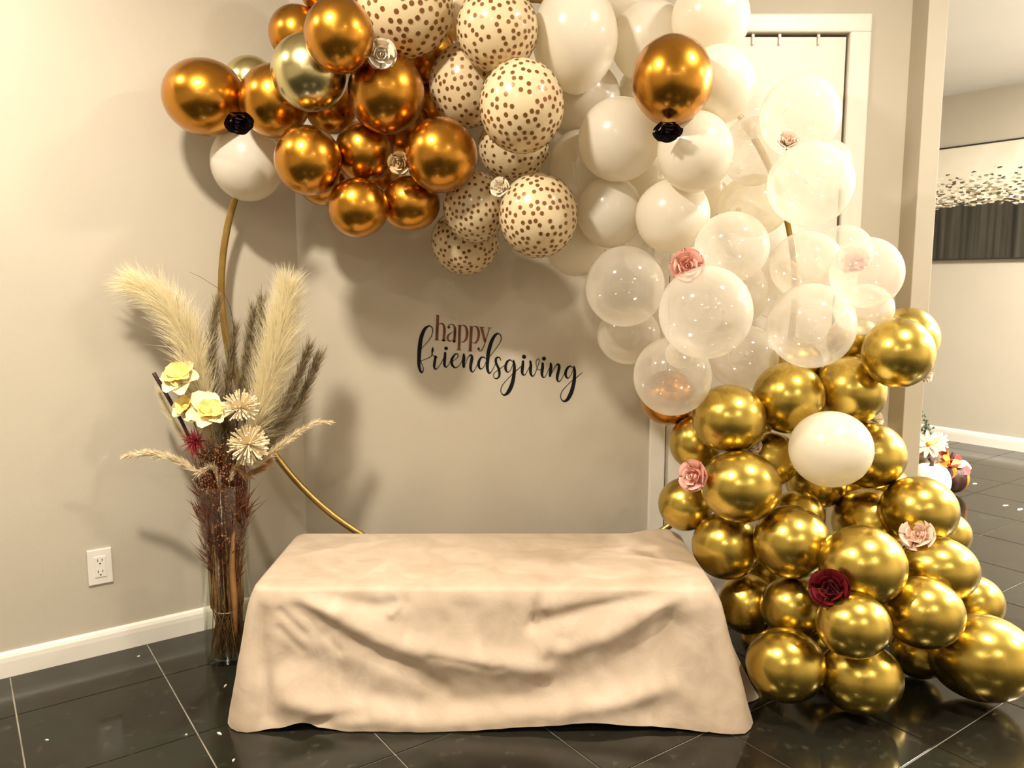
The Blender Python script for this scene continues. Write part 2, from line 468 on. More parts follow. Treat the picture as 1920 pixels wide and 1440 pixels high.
# ---------------------------------------------------------------- hoop stand behind the balloons
M['hoop'] = simple('brushed_gold_hoop', (0.42, 0.27, 0.08), 0.32, 0.15, 20.0, Metallic=0.85)
HOOP_Y = 2.655
hc = at(953, 562, HOOP_Y); HR = 533.0 / F_PX * HOOP_Y * 1.003
hoop = empty('hoop_stand', (hc.x, HOOP_Y, 0))
V = []; Fc = []
NS, NT = 128, 10
for i in range(NS):
    w = 2 * math.pi * i / NS
    for k in range(NT):
        u = 2 * math.pi * k / NT; r = HR + 0.0115 * math.cos(u)
        V.append((r * math.cos(w), 0.0115 * math.sin(u), hc.z + r * math.sin(w)))
for i in range(NS):
    for k in range(NT):
        Fc.append((i * NT + k, i * NT + (k + 1) % NT, ((i + 1) % NS) * NT + (k + 1) % NT, ((i + 1) % NS) * NT + k))
link('ring', mesh('ring', V, Fc), M['hoop'], hoop, True)
box('base_plate', (-0.30, -0.04, 0.0), (0.30, 0.11, 0.012), M['hoop'], hoop, None, 0.003)
for s in (-1, 1):
    tube('post', [(s * 0.10, 0, 0.01), (s * 0.10, 0, hc.z - HR + 0.012)], 0.010, M['hoop'], hoop)
tag(hoop, 'tall gold hoop stand behind the bench and garland', 'hoop')

# ---------------------------------------------------------------- balloons
# key, photo x, y, half width, half height, distance
BAL = """c1 385 183 69 63 2.480
p1 470 155 45 44 2.635
c2 515 190 60 62 2.456
c3 556 64 46 47 2.554
c4 622 -18 52 50 2.582
c5 636 67 59 63 2.189
p2 580 136 65 65 2.325
c6 724 174 67 71 2.342
c7 578 301 59 61 2.335
c8 683 285 52 54 2.433
c9 827 291 66 67 2.325
c10 672 389 55 54 2.359
c11 769 381 55 51 2.451
c12 603 340 42 42 2.573
c13 622 203 46 44 2.594
c14 800 100 50 52 2.565
c15 748 240 52 50 2.541
c16 812 205 56 54 2.660
c17 715 335 46 46 2.647
w0 464 305 62 66 2.597
d1 760 14 83 83 2.361
d2 932 56 71 72 2.303
d3 875 161 66 73 2.470
d4 978 200 76 82 2.259
d5 963 277 64 61 2.531
d6 891 388 59 66 2.443
d7 872 453 63 62 2.614
d8 1009 404 73 78 2.343
d9 862 22 48 50 2.615
w1 1078 72 74 90 2.393
w2 1160 -18 56 58 2.585
w3 1218 79 66 69 2.499
w4 1332 36 65 67 2.357
s1 1260 151 70 76 2.166
w5 1347 159 61 66 2.297
w6 1303 285 67 71 2.257
w7 1161 262 74 74 2.370
w8 1095 185 64 66 2.586
w9 1088 312 58 66 2.560
w10 1144 397 61 66 2.466
w11 1261 404 67 68 2.376
w12 1080 460 56 57 2.611
w13 1318 355 42 60 2.660
w14 1215 175 52 56 2.660
w15 1200 345 52 56 2.595
w16 1020 135 44 44 2.660
k1 1500 219 67 69 2.304
k2 1412 284 55 60 2.455
k3 1519 346 73 72 2.214
k4 1552 312 40 45 2.531
k5 1412 386 62 55 2.558
k6 1372 464 66 64 2.287
k7 1172 537 74 75 2.383
k8 1323 586 85 86 2.172
k9 1179 628 59 55 2.522
k10 1261 705 72 74 2.377
k11 1393 669 63 59 2.562
k12 1521 611 76 75 2.296
k13 1512 498 63 60 2.473
k14 1624 512 61 61 2.317
k15 1582 472 48 46 2.571
k16 1619 580 50 44 2.472
k17 1385 548 52 60 2.531
k18 1403 222 38 36 2.564
k19 1456 540 50 56 2.651
k20 1276 664 28 27 2.261
k21 1225 470 54 56 2.547
g1 1700 635 52 53 2.492
g2 1683 662 59 60 2.333
g3 1594 733 60 61 2.473
g4 1478 746 63 64 2.430
g5 1367 785 66 63 2.382
g6 1304 830 48 50 2.519
g7 1254 746 52 52 2.596
g8 1442 861 51 50 2.458
i1 1557 842 71 67 2.274
g9 1631 854 59 57 2.437
g10 1389 912 71 65 2.282
g11 1286 945 50 49 2.499
g12 1530 903 52 48 2.541
g13 1496 967 46 45 2.430
g14 1600 925 42 42 2.660
g15 1630 980 62 58 2.467
g16 1722 957 62 57 2.333
g17 1772 1002 40 38 2.462
g18 1362 1023 61 60 2.384
g19 1484 1016 66 64 2.265
g20 1617 1060 71 68 2.123
g21 1756 1067 64 53 2.231
g22 1403 1132 52 53 2.395
g23 1487 1139 55 53 2.259
g24 1600 1172 60 55 2.013
g25 1729 1148 64 58 2.113
g26 1824 1130 46 44 2.361
g27 1473 1246 66 62 2.116
g28 1612 1269 67 60 2.095
g29 1840 1232 80 67 2.161
g30 1724 1220 46 44 2.301
g31 1600 640 45 45 2.626
g32 1492 682 46 42 2.589
g33 1660 915 40 38 2.562
g34 1540 800 50 46 2.605
g35 1400 800 44 44 2.605
g36 1560 1120 48 46 2.512
g37 1440 1070 44 44 2.520
g38 1660 1120 44 44 2.408
g39 1545 1205 48 46 2.353
g40 1432 1195 40 40 2.416"""
LAB = {
'c1': 'leftmost copper-gold balloon, sticking out past the white one',
'p1': 'olive-gold balloon mostly hidden behind the leftmost copper balloon',
'c2': 'copper-gold balloon between the leftmost one and the pale gold one',
'c3': 'copper-gold balloon above the pale gold one, at the upper left edge',
'c4': 'copper-gold balloon cut by the top picture edge, topmost of the copper ones',
'c5': 'copper-gold balloon directly left of the white rose',
'p2': 'pale champagne-gold balloon among the copper ones at upper left',
'c6': 'large copper-gold balloon directly under the white rose',
'c7': 'copper-gold balloon beside the white one, above the garland lower edge',
'c8': 'small copper-gold balloon left of the tan rose',
'c9': 'copper-gold balloon right of the tan rose, next to dotted ones',
'c10': 'lowest copper-gold balloon, hanging left of its twin over the wall',
'c11': 'low copper-gold balloon touching the dotted ones at the lower edge',
'c12': 'copper-gold balloon peeking out below the one beside the white balloon',
'c13': 'dark copper balloon in shade just below the pale champagne-gold one',
'c14': 'shaded copper balloon deep between the white rose and dotted balloons',
'c15': 'shaded copper balloon deep above the tan rose',
'c16': 'shaded copper balloon deep between the large copper one and dotted ones',
'c17': 'shaded copper balloon deep between the two lowest copper ones',
'g39': 'added gold filler balloon darkening the gap behind the two nearest floor ones',  # this and the next are fillers added to darken gaps in the cluster
'g40': 'added gold filler balloon darkening the gap beside the tablecloth, above the floor',
'w0': 'white balloon at the left end, hanging above the bare hoop',
'd1': 'dotted cream balloon cut by the top edge, right above the white rose',
'd2': 'dotted cream balloon high up, left of the big ivory one',
'd3': 'shaded dotted cream balloon right of the large copper one',
'd4': 'largest bright dotted cream balloon in the middle of its cluster',
'd5': 'shaded dotted cream balloon tucked under the largest bright dotted one',
'd6': 'dotted cream balloon left of the small cream rose',
'd7': 'lowest dotted cream balloon, hanging over the bare wall',
'd8': 'bright dotted cream balloon right of the small cream rose',
'd9': 'plain cream balloon squeezed between two dotted ones at the top',
'w1': 'big egg-shaped ivory balloon right of the topmost dotted ones',
'w2': 'ivory balloon cut by the top edge above the garland middle',
'w3': 'ivory balloon behind and left of the single copper one',
'w4': 'highest ivory balloon, next to the door head casing',
's1': 'single copper-gold balloon among ivory ones, above a black rose',
'w5': 'peach-white balloon directly right of the single copper one',
'w6': 'ivory balloon right of the black rose under the single copper one',
'w7': 'pearly ivory balloon left of the black rose',
'w8': 'shaded ivory balloon under the big egg-shaped one',
'w9': 'shaded ivory balloon right of the largest dotted one',
'w10': 'ivory balloon right of the lower bright dotted one',
'w11': 'translucent ivory balloon above the pink rose',
'w12': 'ivory balloon at the lower edge, under the right dotted one',
'w13': 'ivory balloon showing below the one right of the black rose',
'w14': 'ivory balloon deep behind the single copper one',
'w15': 'ivory balloon deep in the middle of the ivory cluster',
'w16': 'ivory balloon deep between the dotted ones and the egg-shaped one',
'k1': 'topmost clear balloon, in front of the white door',
'k2': 'clear balloon left of the pale rose on a green stem',
'k3': 'large clear balloon below the pale rose on a green stem',
'k4': 'clear balloon half hidden at the right edge of a larger one, over the door edge',
'k5': 'tan-tinted clear balloon beside the bare bit of gold hoop',
'k6': 'clear balloon directly right of the pink rose',
'k7': 'clear balloon left of the pink rose at the inner garland edge',
'k8': 'biggest clear balloon, directly below the pink rose',
'k9': 'clear balloon right of the last letters on the wall',
'k10': 'lowest clear balloon, hanging in front of the gold ones',
'k11': 'clear balloon just above two chrome gold ones, right of the lowest clear one',
'k12': 'large clear balloon right of centre resting on the chrome gold ones',
'k13': 'clear balloon left of the rose seen through another balloon',
'k14': 'rightmost clear balloon with a pink rose showing through it',
'k15': 'clear balloon behind the rightmost one, its rim showing at the top',
'k16': 'cream clear balloon directly under the rightmost clear one',
'k17': 'clear balloon right of the biggest clear one',
'k18': 'small clear balloon between the peach-white one and the topmost clear one',
'k19': 'clear balloon deep between the biggest one and its right neighbours',
'k20': 'tiny clear balloon between the biggest and the lowest clear ones',
'k21': 'clear balloon deep behind and left of the pink rose',
'g1': 'rightmost chrome gold balloon up high, behind another gold one',
'g2': 'high chrome gold balloon by the wall end, right of the clear ones',
'g3': 'chrome gold balloon just above the lone ivory one',
'g4': 'chrome gold balloon under the clear one, left of the lone ivory one',
'g5': 'chrome gold balloon right of the lowest clear one',
'g6': 'chrome gold balloon at the inner edge above the pink peony',
'g7': 'dark copper-gold balloon peeking out under the lowest clear one',
'g8': 'chrome gold balloon directly left of the lone ivory one',
'i1': 'lone ivory balloon among the chrome gold ones',
'g9': 'chrome gold balloon directly right of the lone ivory one',
'g10': 'large chrome gold balloon right of the pink peony',
'g11': 'chrome gold balloon below the pink peony, over the bench corner',
'g12': 'chrome gold balloon directly under the lone ivory one',
'g13': 'small chrome gold balloon two below the lone ivory one',
'g14': 'dark gold balloon deep below right of the lone ivory one',
'g15': 'chrome gold balloon left of the pink rose on the lower right',
'g16': 'chrome gold balloon just above the pink rose on the lower right',
'g17': 'chrome gold balloon behind right of the lower pink rose',
'g18': 'chrome gold balloon beside the back corner of the covered bench',
'g19': 'chrome gold balloon in the middle of the lower cluster',
'g20': 'largest chrome gold balloon, right above the dark red rose',
'g21': 'chrome gold balloon just below the lower pink rose',
'g22': 'shaded gold balloon half hidden beside the tablecloth edge',
'g23': 'chrome gold balloon directly left of the dark red rose',
'g24': 'chrome gold balloon directly below the dark red rose',
'g25': 'chrome gold balloon left above the rightmost egg-shaped one',
'g26': 'chrome gold balloon just above the rightmost egg-shaped one',
'g27': 'chrome gold balloon on the floor next to the tablecloth corner',
'g28': 'chrome gold balloon on the floor, frontmost of all',
'g29': 'rightmost egg-shaped gold balloon on the floor',
'g30': 'small dark gold balloon low behind the frontmost floor ones',
'g31': 'gold balloon peeking out below the cream clear one',
'g32': 'dark gold balloon behind the clear ones above the gold cluster',
'g33': 'gold balloon deep under the one right of the lone ivory one',
'g34': 'gold balloon deep behind the lone ivory one',
'g35': 'gold balloon deep behind the inner upper gold ones',
'g36': 'gold balloon deep behind the dark red rose',
'g37': 'gold balloon deep left of the lower cluster middle',
'g38': 'gold balloon deep right of the dark red rose',
}
GRP = {'c': ('copper', 'copper-gold balloons of the garland'), 's': ('copper', 'copper-gold balloons of the garland'),
       'p': ('pale', 'pale gold balloons of the garland'), 'd': ('cream', 'dotted cream balloons of the garland'),
       'w': ('ivory', 'ivory balloons of the garland'), 'i': ('ivory', 'ivory balloons of the garland'),
       'k': ('clear', 'clear balloons of the garland'), 'g': ('gold', 'chrome gold balloons of the garland')}
MATO = {'d9': 'cream', 'k5': 'clear_tan', 'g7': 'copper'}
# crown direction in the picture (right, down, towards viewer) for balloons seen from the side
AXIS = {'c1': (-0.85, -0.35, 0.35), 's1': (0.05, -0.9, 0.4), 'w1': (-0.05, -0.85, 0.5), 'w3': (0.15, -0.6, 0.7), 'w4': (0.3, -0.7, 0.6),
        'g29': (0.75, 0.35, 0.5), 'g28': (0.2, 0.7, 0.6), 'g27': (-0.2, 0.5, 0.8), 'c2': (-0.5, -0.3, 0.7), 'w5': (0.6, -0.4, 0.6), 'w6': (0.4, -0.3, 0.8),
        'g25': (0.3, -0.3, 0.8), 'g26': (0.8, -0.3, 0.3), 'g24': (0, 0.3, 0.9), 'w0': (-0.3, 0.7, 0.5)}
SPINE = [(460, 215), (650, 220), (850, 250), (1000, 260), (1190, 290), (1330, 430), (1400, 600), (1470, 780), (1480, 960), (1600, 1170)]
def outward(x, y):
    best = None
    for (a, b), (c, d) in zip(SPINE, SPINE[1:]):
        t = max(0, min(1, ((x - a) * (c - a) + (y - b) * (d - b)) / ((c - a) ** 2 + (d - b) ** 2)))
        qx, qy = a + t * (c - a), b + t * (d - b)
        l = math.hypot(x - qx, y - qy)
        if best is None or l < best[0]: best = (l, x - qx, y - qy)
    k = 0.0045
    return best[1] * k, best[2] * k
RIGHT = Vector((1, 0, 0)); CUP = Vector((0, math.sin(PITCH), math.cos(PITCH)))
BALLS = {}
random.seed(11)
knot_me = lathe_mesh('knot', [(0.001, -0.004), (0.006, -0.001), (0.0068, 0.003), (0.004, 0.0065), (0.0036, 0.010), (0.0075, 0.016), (0.0098, 0.019), (0.0085, 0.0195), (0.002, 0.016)], 12)
KNOT = {}
def knot_mesh(mat):
    if mat.name not in KNOT:
        me = knot_me.copy(); me.materials.append(mat); me.polygons.foreach_set('use_smooth', [True] * len(me.polygons)); KNOT[mat.name] = me
    return KNOT[mat.name]
def profile(th, clear=False):
    """crown at th=0, neck at th=pi; slightly pear shaped"""
    s, c = math.sin(th), math.cos(th)
    if c >= 0: return s, c
    if clear: return s * (1 - 0.05 * c * c), c * (1 + 0.03 * c ** 8)
    r = s * (1 - 0.10 * c * c * (1 - s * s) - 0.06 * (c * c))
    return r * (1 - 0.10 * (-c) ** 3), c * (1 + 0.10 * c * c + 0.07 * (c * c) ** 6)
def poisson_dots(rng, mind, tries=2600):
    pts = []
    for _ in range(tries):
        z = rng.uniform(-0.9, 1); w = rng.uniform(0, 2 * math.pi); s = math.sqrt(1 - z * z)
        p = Vector((s * math.cos(w), s * math.sin(w), z))
        if all((p - q).length > mind for q in pts): pts.append(p)
    return pts
for line in BAL.strip().splitlines():
    key, x, y, rx, ry, dist = line.split()
    x, y, rx, ry, dist = map(float, (x, y, rx, ry, dist))
    C = at(x, y, dist)
    view = (Vector((0, 0, CAM_H)) - C); L = view.length; view.normalize()
    vr = view.cross(CUP).normalized() * -1     # picture right at this spot
    vr = CUP.cross(view).normalized(); vu = view.cross(vr)
    Rx, Ry = rx / F_PX * L * 0.99, ry / F_PX * L * 0.99
    Rz = (Rx + Ry) / 2
    if key in AXIS: a = AXIS[key]
    else:
        ox, oy = outward(x, y); a = (ox + random.uniform(-0.12, 0.12), oy + random.uniform(-0.12, 0.12), 1.0)
    ax = (vr * a[0] - vu * a[1] + view * a[2]).normalized()
    t1 = ax.cross(Vector((0.3, 0.2, 0.9))).normalized(); t2 = ax.cross(t1)
    spin = random.uniform(0, 6.28)
    def shape(p, k=1.0):
        """unit balloon point (crown +z) -> offset from the centre"""
        ca, sa = math.cos(spin), math.sin(spin)
        q = t1 * (p.x * ca - p.y * sa) + t2 * (p.x * sa + p.y * ca) + ax * p.z
        return (vr * (q.dot(vr) * Rx) + vu * (q.dot(vu) * Ry) + view * (q.dot(view) * Rz)) * k
    NU, NV = 40, 26
    V = [shape(Vector((0, 0, 1)))]; Fc = []
    for i in range(1, NV):
        r, z = profile(math.pi * i / NV, key[0] == 'k')
        for k in range(NU):
            w = 2 * math.pi * k / NU
            V.append(shape(Vector((r * math.cos(w), r * math.sin(w), z))))
    r, z = profile(math.pi, key[0] == 'k')
    tip = shape(Vector((0, 0, z))); V.append(tip)
    for k in range(NU):
        Fc.append((0, 1 + k, 1 + (k + 1) % NU))
        e = 1 + (NV - 2) * NU; Fc.append((e + (k + 1) % NU, e + k, len(V) - 1))
    for i in range(NV - 2):
        for k in range(NU):
            p, q = 1 + i * NU + k, 1 + i * NU + (k + 1) % NU
            Fc.append((p, p + NU, q + NU, q))
    mname, grp = GRP[key[0]]
    mat = M[MATO.get(key, mname)]
    me = mesh('balloon', V, Fc)
    o = link('balloon', me, mat, None, True)
    o.location = C
    tag(o, LAB[key], 'balloon', grp)
    kn = link('knot', knot_mesh(mat), None, o)
    kn.rotation_euler = (-tip if False else tip).to_track_quat('Z', 'Y').to_euler()
    kn.location = tip * 0.985
    BALLS[key] = (C, (Rx + Ry) / 2, o)
    if key[0] == 'd' and key != 'd9':
        rng = random.Random(int(x) * 31 + int(y))
        dv = []; df = []
        DR_ = 3.8 / 74.0
        for p in poisson_dots(rng, 0.135, 900):
            th = math.acos(max(-1, min(1, p.z))); w0 = math.atan2(p.y, p.x)
            u1 = p.cross(Vector((0.2, 0.5, 0.8))).normalized(); u2 = p.cross(u1)
            b0 = len(dv)
            ring = []
            for k in range(10):
                g = 2 * math.pi * k / 10
                q = (p + (u1 * math.cos(g) + u2 * math.sin(g)) * DR_).normalized()
                r, z = profile(math.acos(max(-1, min(1, q.z)))); wq = math.atan2(q.y, q.x)
                dv.append(shape(Vector((r * math.cos(wq), r * math.sin(wq), z)), 1.006))
            r, z = profile(th)
            dv.append(shape(Vector((r * math.cos(w0), r * math.sin(w0), z)), 1.007))
            for k in range(10): df.append((b0 + k, b0 + (k + 1) % 10, b0 + 10))
        dots = link('printed_dots', mesh('printed_dots', dv, df), M['dot'], o, True)
        tag(dots, 'small brown dots printed all over', kind='stuff')

# ---------------------------------------------------------------- lettering on the wall
M['ink'] = simple('black_vinyl', (0.008, 0.007, 0.010), 0.6, 0.1, Specular_IOR_Level=0.15)
def foil_mat():
    m, nt, b, out = new_mat('copper_foil_vinyl')
    tc = nd(nt, 'ShaderNodeTexCoord')
    nz = nd(nt, 'ShaderNodeTexNoise', Scale=14.0, Detail=3.0); nt.links.new(tc.outputs['Object'], nz.inputs['Vector'])
    r = ramp(nt, nz.outputs['Fac'], [(0.35, (0.07, 0.018, 0.010)), (0.65, (0.24, 0.075, 0.032))])
    nt.links.new(r.outputs[0], b.inputs['Base Color']); setp(b, Metallic=0.4, Roughness=0.4)
    return m
M['foil'] = foil_mat()
def cA(u, v): return 760 + u / 9.0, 570 + v / 9.0
def cB(u, v): return 920 + u / 9.6, 620 + v / 9.6
# strokes: (u, v, width) in crop units; 'o' marks a filled dot (u, v, radius)
HAPPY = [
 ('h', [[(548, 188, 48), (530, 606, 48)], [(508, 184, 9), (560, 188, 9)], [(493, 606, 9), (570, 608, 9)],
        [(556, 352, 8), (598, 328, 16), (640, 345, 32), (658, 400, 44), (658, 480, 45), (646, 615, 45)], [(605, 614, 9), (690, 620, 9)]], []),
 ('a', [[(718, 390, 16), (740, 355, 13), (785, 343, 15), (822, 365, 30), (838, 420, 41), (835, 520, 43), (824, 632, 43)], [(800, 634, 9), (862, 638, 9)],
        [(832, 448, 6), (790, 480, 10), (738, 512, 24), (714, 558, 36), (722, 605, 32), (760, 628, 16), (808, 598, 6)]], [(736, 394, 22)]),
 ('p', [[(920, 360, 45), (904, 776, 45)], [(884, 357, 9), (930, 361, 9)], [(864, 772, 9), (942, 778, 9)],
        [(930, 378, 6), (970, 356, 13), (1018, 385, 32), (1042, 460, 43), (1040, 540, 43), (1014, 610, 32), (970, 643, 13), (932, 622, 6)]], []),
 ('p', [[(1116, 380, 45), (1094, 796, 45)], [(1074, 374, 9), (1126, 379, 9)], [(1053, 793, 9), (1132, 800, 9)],
        [(1124, 398, 6), (1165, 375, 13), (1214, 400, 32), (1238, 475, 43), (1235, 555, 43), (1206, 630, 32), (1165, 662, 13), (1124, 642, 6)]], []),
 ('y', [[(1286, 394, 46), (1346, 640, 40)], [(1421, 404, 13), (1350, 640, 14), (1308, 748, 15), (1266, 794, 13), (1228, 768, 14)],
        [(1252, 390, 9), (1340, 397, 9)], [(1385, 402, 9), (1455, 404, 9)]], [(1238, 754, 21)]),
]
SCRIPT = [
 (cA, [[(270, 750, 9), (350, 665, 9), (430, 560, 11), (463, 460, 13), (452, 400, 16), (420, 373, 20), (382, 376, 30), (330, 420, 50), (285, 510, 62), (257, 620, 68),
        (240, 760, 68), (232, 900, 62), (230, 1020, 54), (242, 1095, 44), (264, 1146, 34), (288, 1150, 22), (303, 1108, 14), (295, 1050, 10), (272, 992, 9), (262, 960, 9)],
       [(262, 960, 9), (330, 935, 9), (400, 905, 11), (438, 880, 13), (452, 845, 16)]], []),
 (cA, [[(462, 738, 18), (461, 775, 38), (452, 825, 22), (456, 852, 14), (490, 880, 13), (535, 902, 14)],
       [(510, 888, 40), (498, 960, 46), (488, 1030, 44), (492, 1078, 34), (512, 1098, 20), (545, 1080, 10), (600, 1000, 9), (650, 905, 9)]], []),
 (cA, [[(672, 825, 38), (668, 900, 48), (660, 980, 48), (664, 1036, 40), (684, 1064, 24), (708, 1052, 12), (742, 1000, 9), (775, 930, 9)]], [(688, 748, 31)]),
 (cA, [[(790, 968, 9), (850, 932, 10), (890, 882, 15), (884, 848, 18), (850, 842, 22), (812, 882, 36), (782, 950, 46), (788, 1020, 43), (818, 1062, 32), (852, 1074, 18), (900, 1048, 10), (940, 990, 9), (965, 935, 9)]], []),
 (cA, [[(985, 848, 30), (988, 900, 52), (981, 980, 52), (986, 1058, 42)],
       [(1000, 1035, 8), (1040, 940, 9), (1078, 874, 16), (1110, 864, 34), (1124, 905, 48), (1112, 980, 50), (1101, 1060, 46), (1108, 1118, 36), (1128, 1146, 22), (1157, 1132, 12), (1190, 1070, 9), (1225, 990, 9)]], []),
 (cA, [[(1358, 925, 10), (1322, 897, 18), (1276, 907, 32), (1242, 970, 44), (1238, 1040, 44), (1258, 1088, 30), (1287, 1093, 16), (1322, 1058, 10), (1362, 975, 9)],
       [(1430, 880, 9), (1500, 790, 9), (1580, 680, 11), (1617, 600, 13), (1610, 532, 16), (1570, 500, 22), (1522, 520, 42), (1472, 595, 56), (1432, 700, 62), (1402, 820, 62), (1389, 940, 58),
        (1382, 1060, 52), (1393, 1128, 42), (1414, 1166, 30), (1442, 1152, 14), (1480, 1090, 9), (1518, 1015, 9), (1548, 950, 9)]], []),
 (cB, [[(180, 535, 12), (166, 492, 20), (130, 478, 24), (97, 503, 38), (92, 560, 42), (116, 622, 44), (146, 690, 46), (158, 760, 44), (153, 818, 36), (124, 852, 26), (90, 862, 18), (57, 838, 13), (52, 790, 11),
        (82, 746, 10), (130, 710, 9), (170, 683, 10), (250, 622, 10)]], []),
 (cB, [[(398, 562, 12), (352, 527, 22), (302, 552, 38), (272, 620, 46), (268, 688, 46), (292, 738, 30), (322, 742, 16), (356, 708, 10), (388, 640, 10), (405, 580, 12)],
       [(410, 535, 26), (425, 600, 44), (426, 700, 56), (417, 800, 62), (400, 900, 66), (370, 1000, 70), (326, 1088, 66), (282, 1140, 46), (232, 1156, 26), (193, 1118, 15), (182, 1060, 13), (212, 980, 12), (282, 890, 10), (370, 800, 10), (455, 722, 11), (550, 638, 10)]], []),
 (cB, [[(582, 552, 40), (578, 620, 52), (568, 700, 54), (567, 758, 46), (588, 797, 30), (617, 792, 14), (652, 740, 9), (698, 645, 9)]], [(600, 470, 37)]),
 (cB, [[(714, 552, 36), (722, 620, 50), (715, 700, 54), (720, 768, 46), (742, 812, 30), (770, 812, 18), (800, 765, 12), (832, 680, 11), (865, 590, 11), (877, 532, 11), (851, 507, 13), (824, 532, 11), (816, 590, 11), (827, 650, 11), (852, 698, 11), (886, 704, 10), (922, 680, 9)]], []),
 (cB, [[(935, 588, 40), (935, 650, 52), (925, 730, 54), (922, 788, 46), (944, 836, 30), (972, 836, 14), (1005, 780, 9), (1055, 675, 9)]], [(960, 503, 36)]),
 (cB, [[(1080, 592, 36), (1085, 650, 52), (1075, 740, 54), (1066, 812, 40)],
       [(1085, 790, 8), (1130, 700, 10), (1178, 624, 16), (1214, 604, 36), (1233, 642, 48), (1222, 720, 52), (1202, 800, 52), (1197, 868, 44), (1217, 912, 26), (1250, 902, 14), (1290, 840, 9), (1340, 740, 9)]], []),
 (cB, [[(1482, 672, 12), (1437, 637, 22), (1392, 662, 38), (1357, 720, 46), (1348, 788, 46), (1368, 842, 34), (1397, 852, 18), (1432, 818, 10), (1470, 740, 10), (1490, 682, 12)],
       [(1500, 645, 26), (1512, 710, 44), (1510, 810, 56), (1500, 910, 62), (1480, 1010, 66), (1450, 1110, 70), (1402, 1208, 64), (1352, 1261, 44), (1302, 1264, 26), (1265, 1218, 15), (1261, 1160, 13), (1292, 1080, 12), (1370, 990, 10), (1450, 910, 10), (1545, 842, 12), (1645, 752, 8)]], []),
]
TXT_Y = BACK_Y
decal = empty('wall_lettering', at(935, 680, TXT_Y))
def letter(conv, scale, strokes, dots, mat):
    V = []; Fc = []
    def pt(x, y, back): 
        q = at(x, y, TXT_Y); return Vector((q.x, TXT_Y - (0.0 if back else 0.0012), q.z)) - decal.location
    def slab(poly):
        b = len(V); n = len(poly)
        for (x, y) in poly: V.append(pt(x, y, False))
        for (x, y) in poly: V.append(pt(x, y, True))
        for i in range(n):
            Fc.append((b + i, b + (i + 1) % n, b + n + (i + 1) % n, b + n + i))
        return b, n
    for st in strokes:
        pts = [(*conv(u, v), w / scale) for (u, v, w) in st]
        pts = catmull(pts, 7) if len(pts) > 2 else pts
        Lf = []; Rt = []
        for i, (x, y, w) in enumerate(pts):
            a = pts[max(i - 1, 0)]; c = pts[min(i + 1, len(pts) - 1)]
            dx, dy = c[0] - a[0], c[1] - a[1]; l = math.hypot(dx, dy) or 1
            nx, ny = -dy / l, dx / l
            Lf.append((x + nx * w / 2, y + ny * w / 2)); Rt.append((x - nx * w / 2, y - ny * w / 2))
        n = len(pts); b = len(V)
        for p in Lf: V.append(pt(*p, False))
        for p in Rt: V.append(pt(*p, False))
        for p in Lf: V.append(pt(*p, True))
        for p in Rt: V.append(pt(*p, True))
        for i in range(n - 1):
            Fc.append((b + i, b + i + 1, b + n + i + 1, b + n + i))
            Fc.append((b + i, b + 2 * n + i, b + 2 * n + i + 1, b + i + 1))
            Fc.append((b + n + i, b + n + i + 1, b + 3 * n + i + 1, b + 3 * n + i))
        # round ends for wide strokes
        if len(st) > 2:
            for e in (0, n - 1):
                x, y, w = pts[e]
                if w > 1.2:
                    bb, m_ = slab([(x + w / 2 * math.cos(g), y + w / 2 * math.sin(g)) for g in [2 * math.pi * k / 14 for k in range(14)]])
                    Fc.append(tuple(range(bb, bb + m_)))
    for (u, v, r) in dots:
        x, y = conv(u, v); r = r / scale
        bb, m_ = slab([(x + r * math.cos(g), y + r * math.sin(g)) for g in [2 * math.pi * k / 18 for k in range(18)]])
        Fc.append(tuple(range(bb, bb + m_)))
    return link('letter', mesh('letter', V, Fc), mat, decal)
for ch, st, do in HAPPY:
    letter(cA, 9.0, st, do, M['foil'])
for conv, st, do in SCRIPT:
    letter(conv, 9.0 if conv is cA else 9.6, st, do, M['ink'])
tag(decal, 'wall lettering reading happy friendsgiving in copper and black script', 'lettering')

# ---------------------------------------------------------------- bench under a velvet cloth
BX0, BX1, BY0, BY1, BZ = -0.712, 0.556, 2.105, 2.585, 0.366
M['wood'] = simple('bench_wood', (0.20, 0.12, 0.06), 0.5, 0.3, 8.0)
bench = empty('bench', ((BX0 + BX1) / 2, (BY0 + BY1) / 2, 0))
hx, hy = (BX1 - BX0) / 2 - 0.012, (BY1 - BY0) / 2 - 0.012
box('bench_top', (-hx, -hy, BZ - 0.05), (hx, hy, BZ - 0.012), M['wood'], bench, None, 0.004)
for sx in (-1, 1):
    for sy in (-1, 1):
        cx, cy = sx * (hx - 0.05), sy * (hy - 0.05)
        box('leg', (cx - 0.022, cy - 0.022, 0), (cx + 0.022, cy + 0.022, BZ - 0.05), M['wood'], bench, None, 0.003)
tag(bench, 'low bench hidden under the champagne velvet cloth', 'bench')

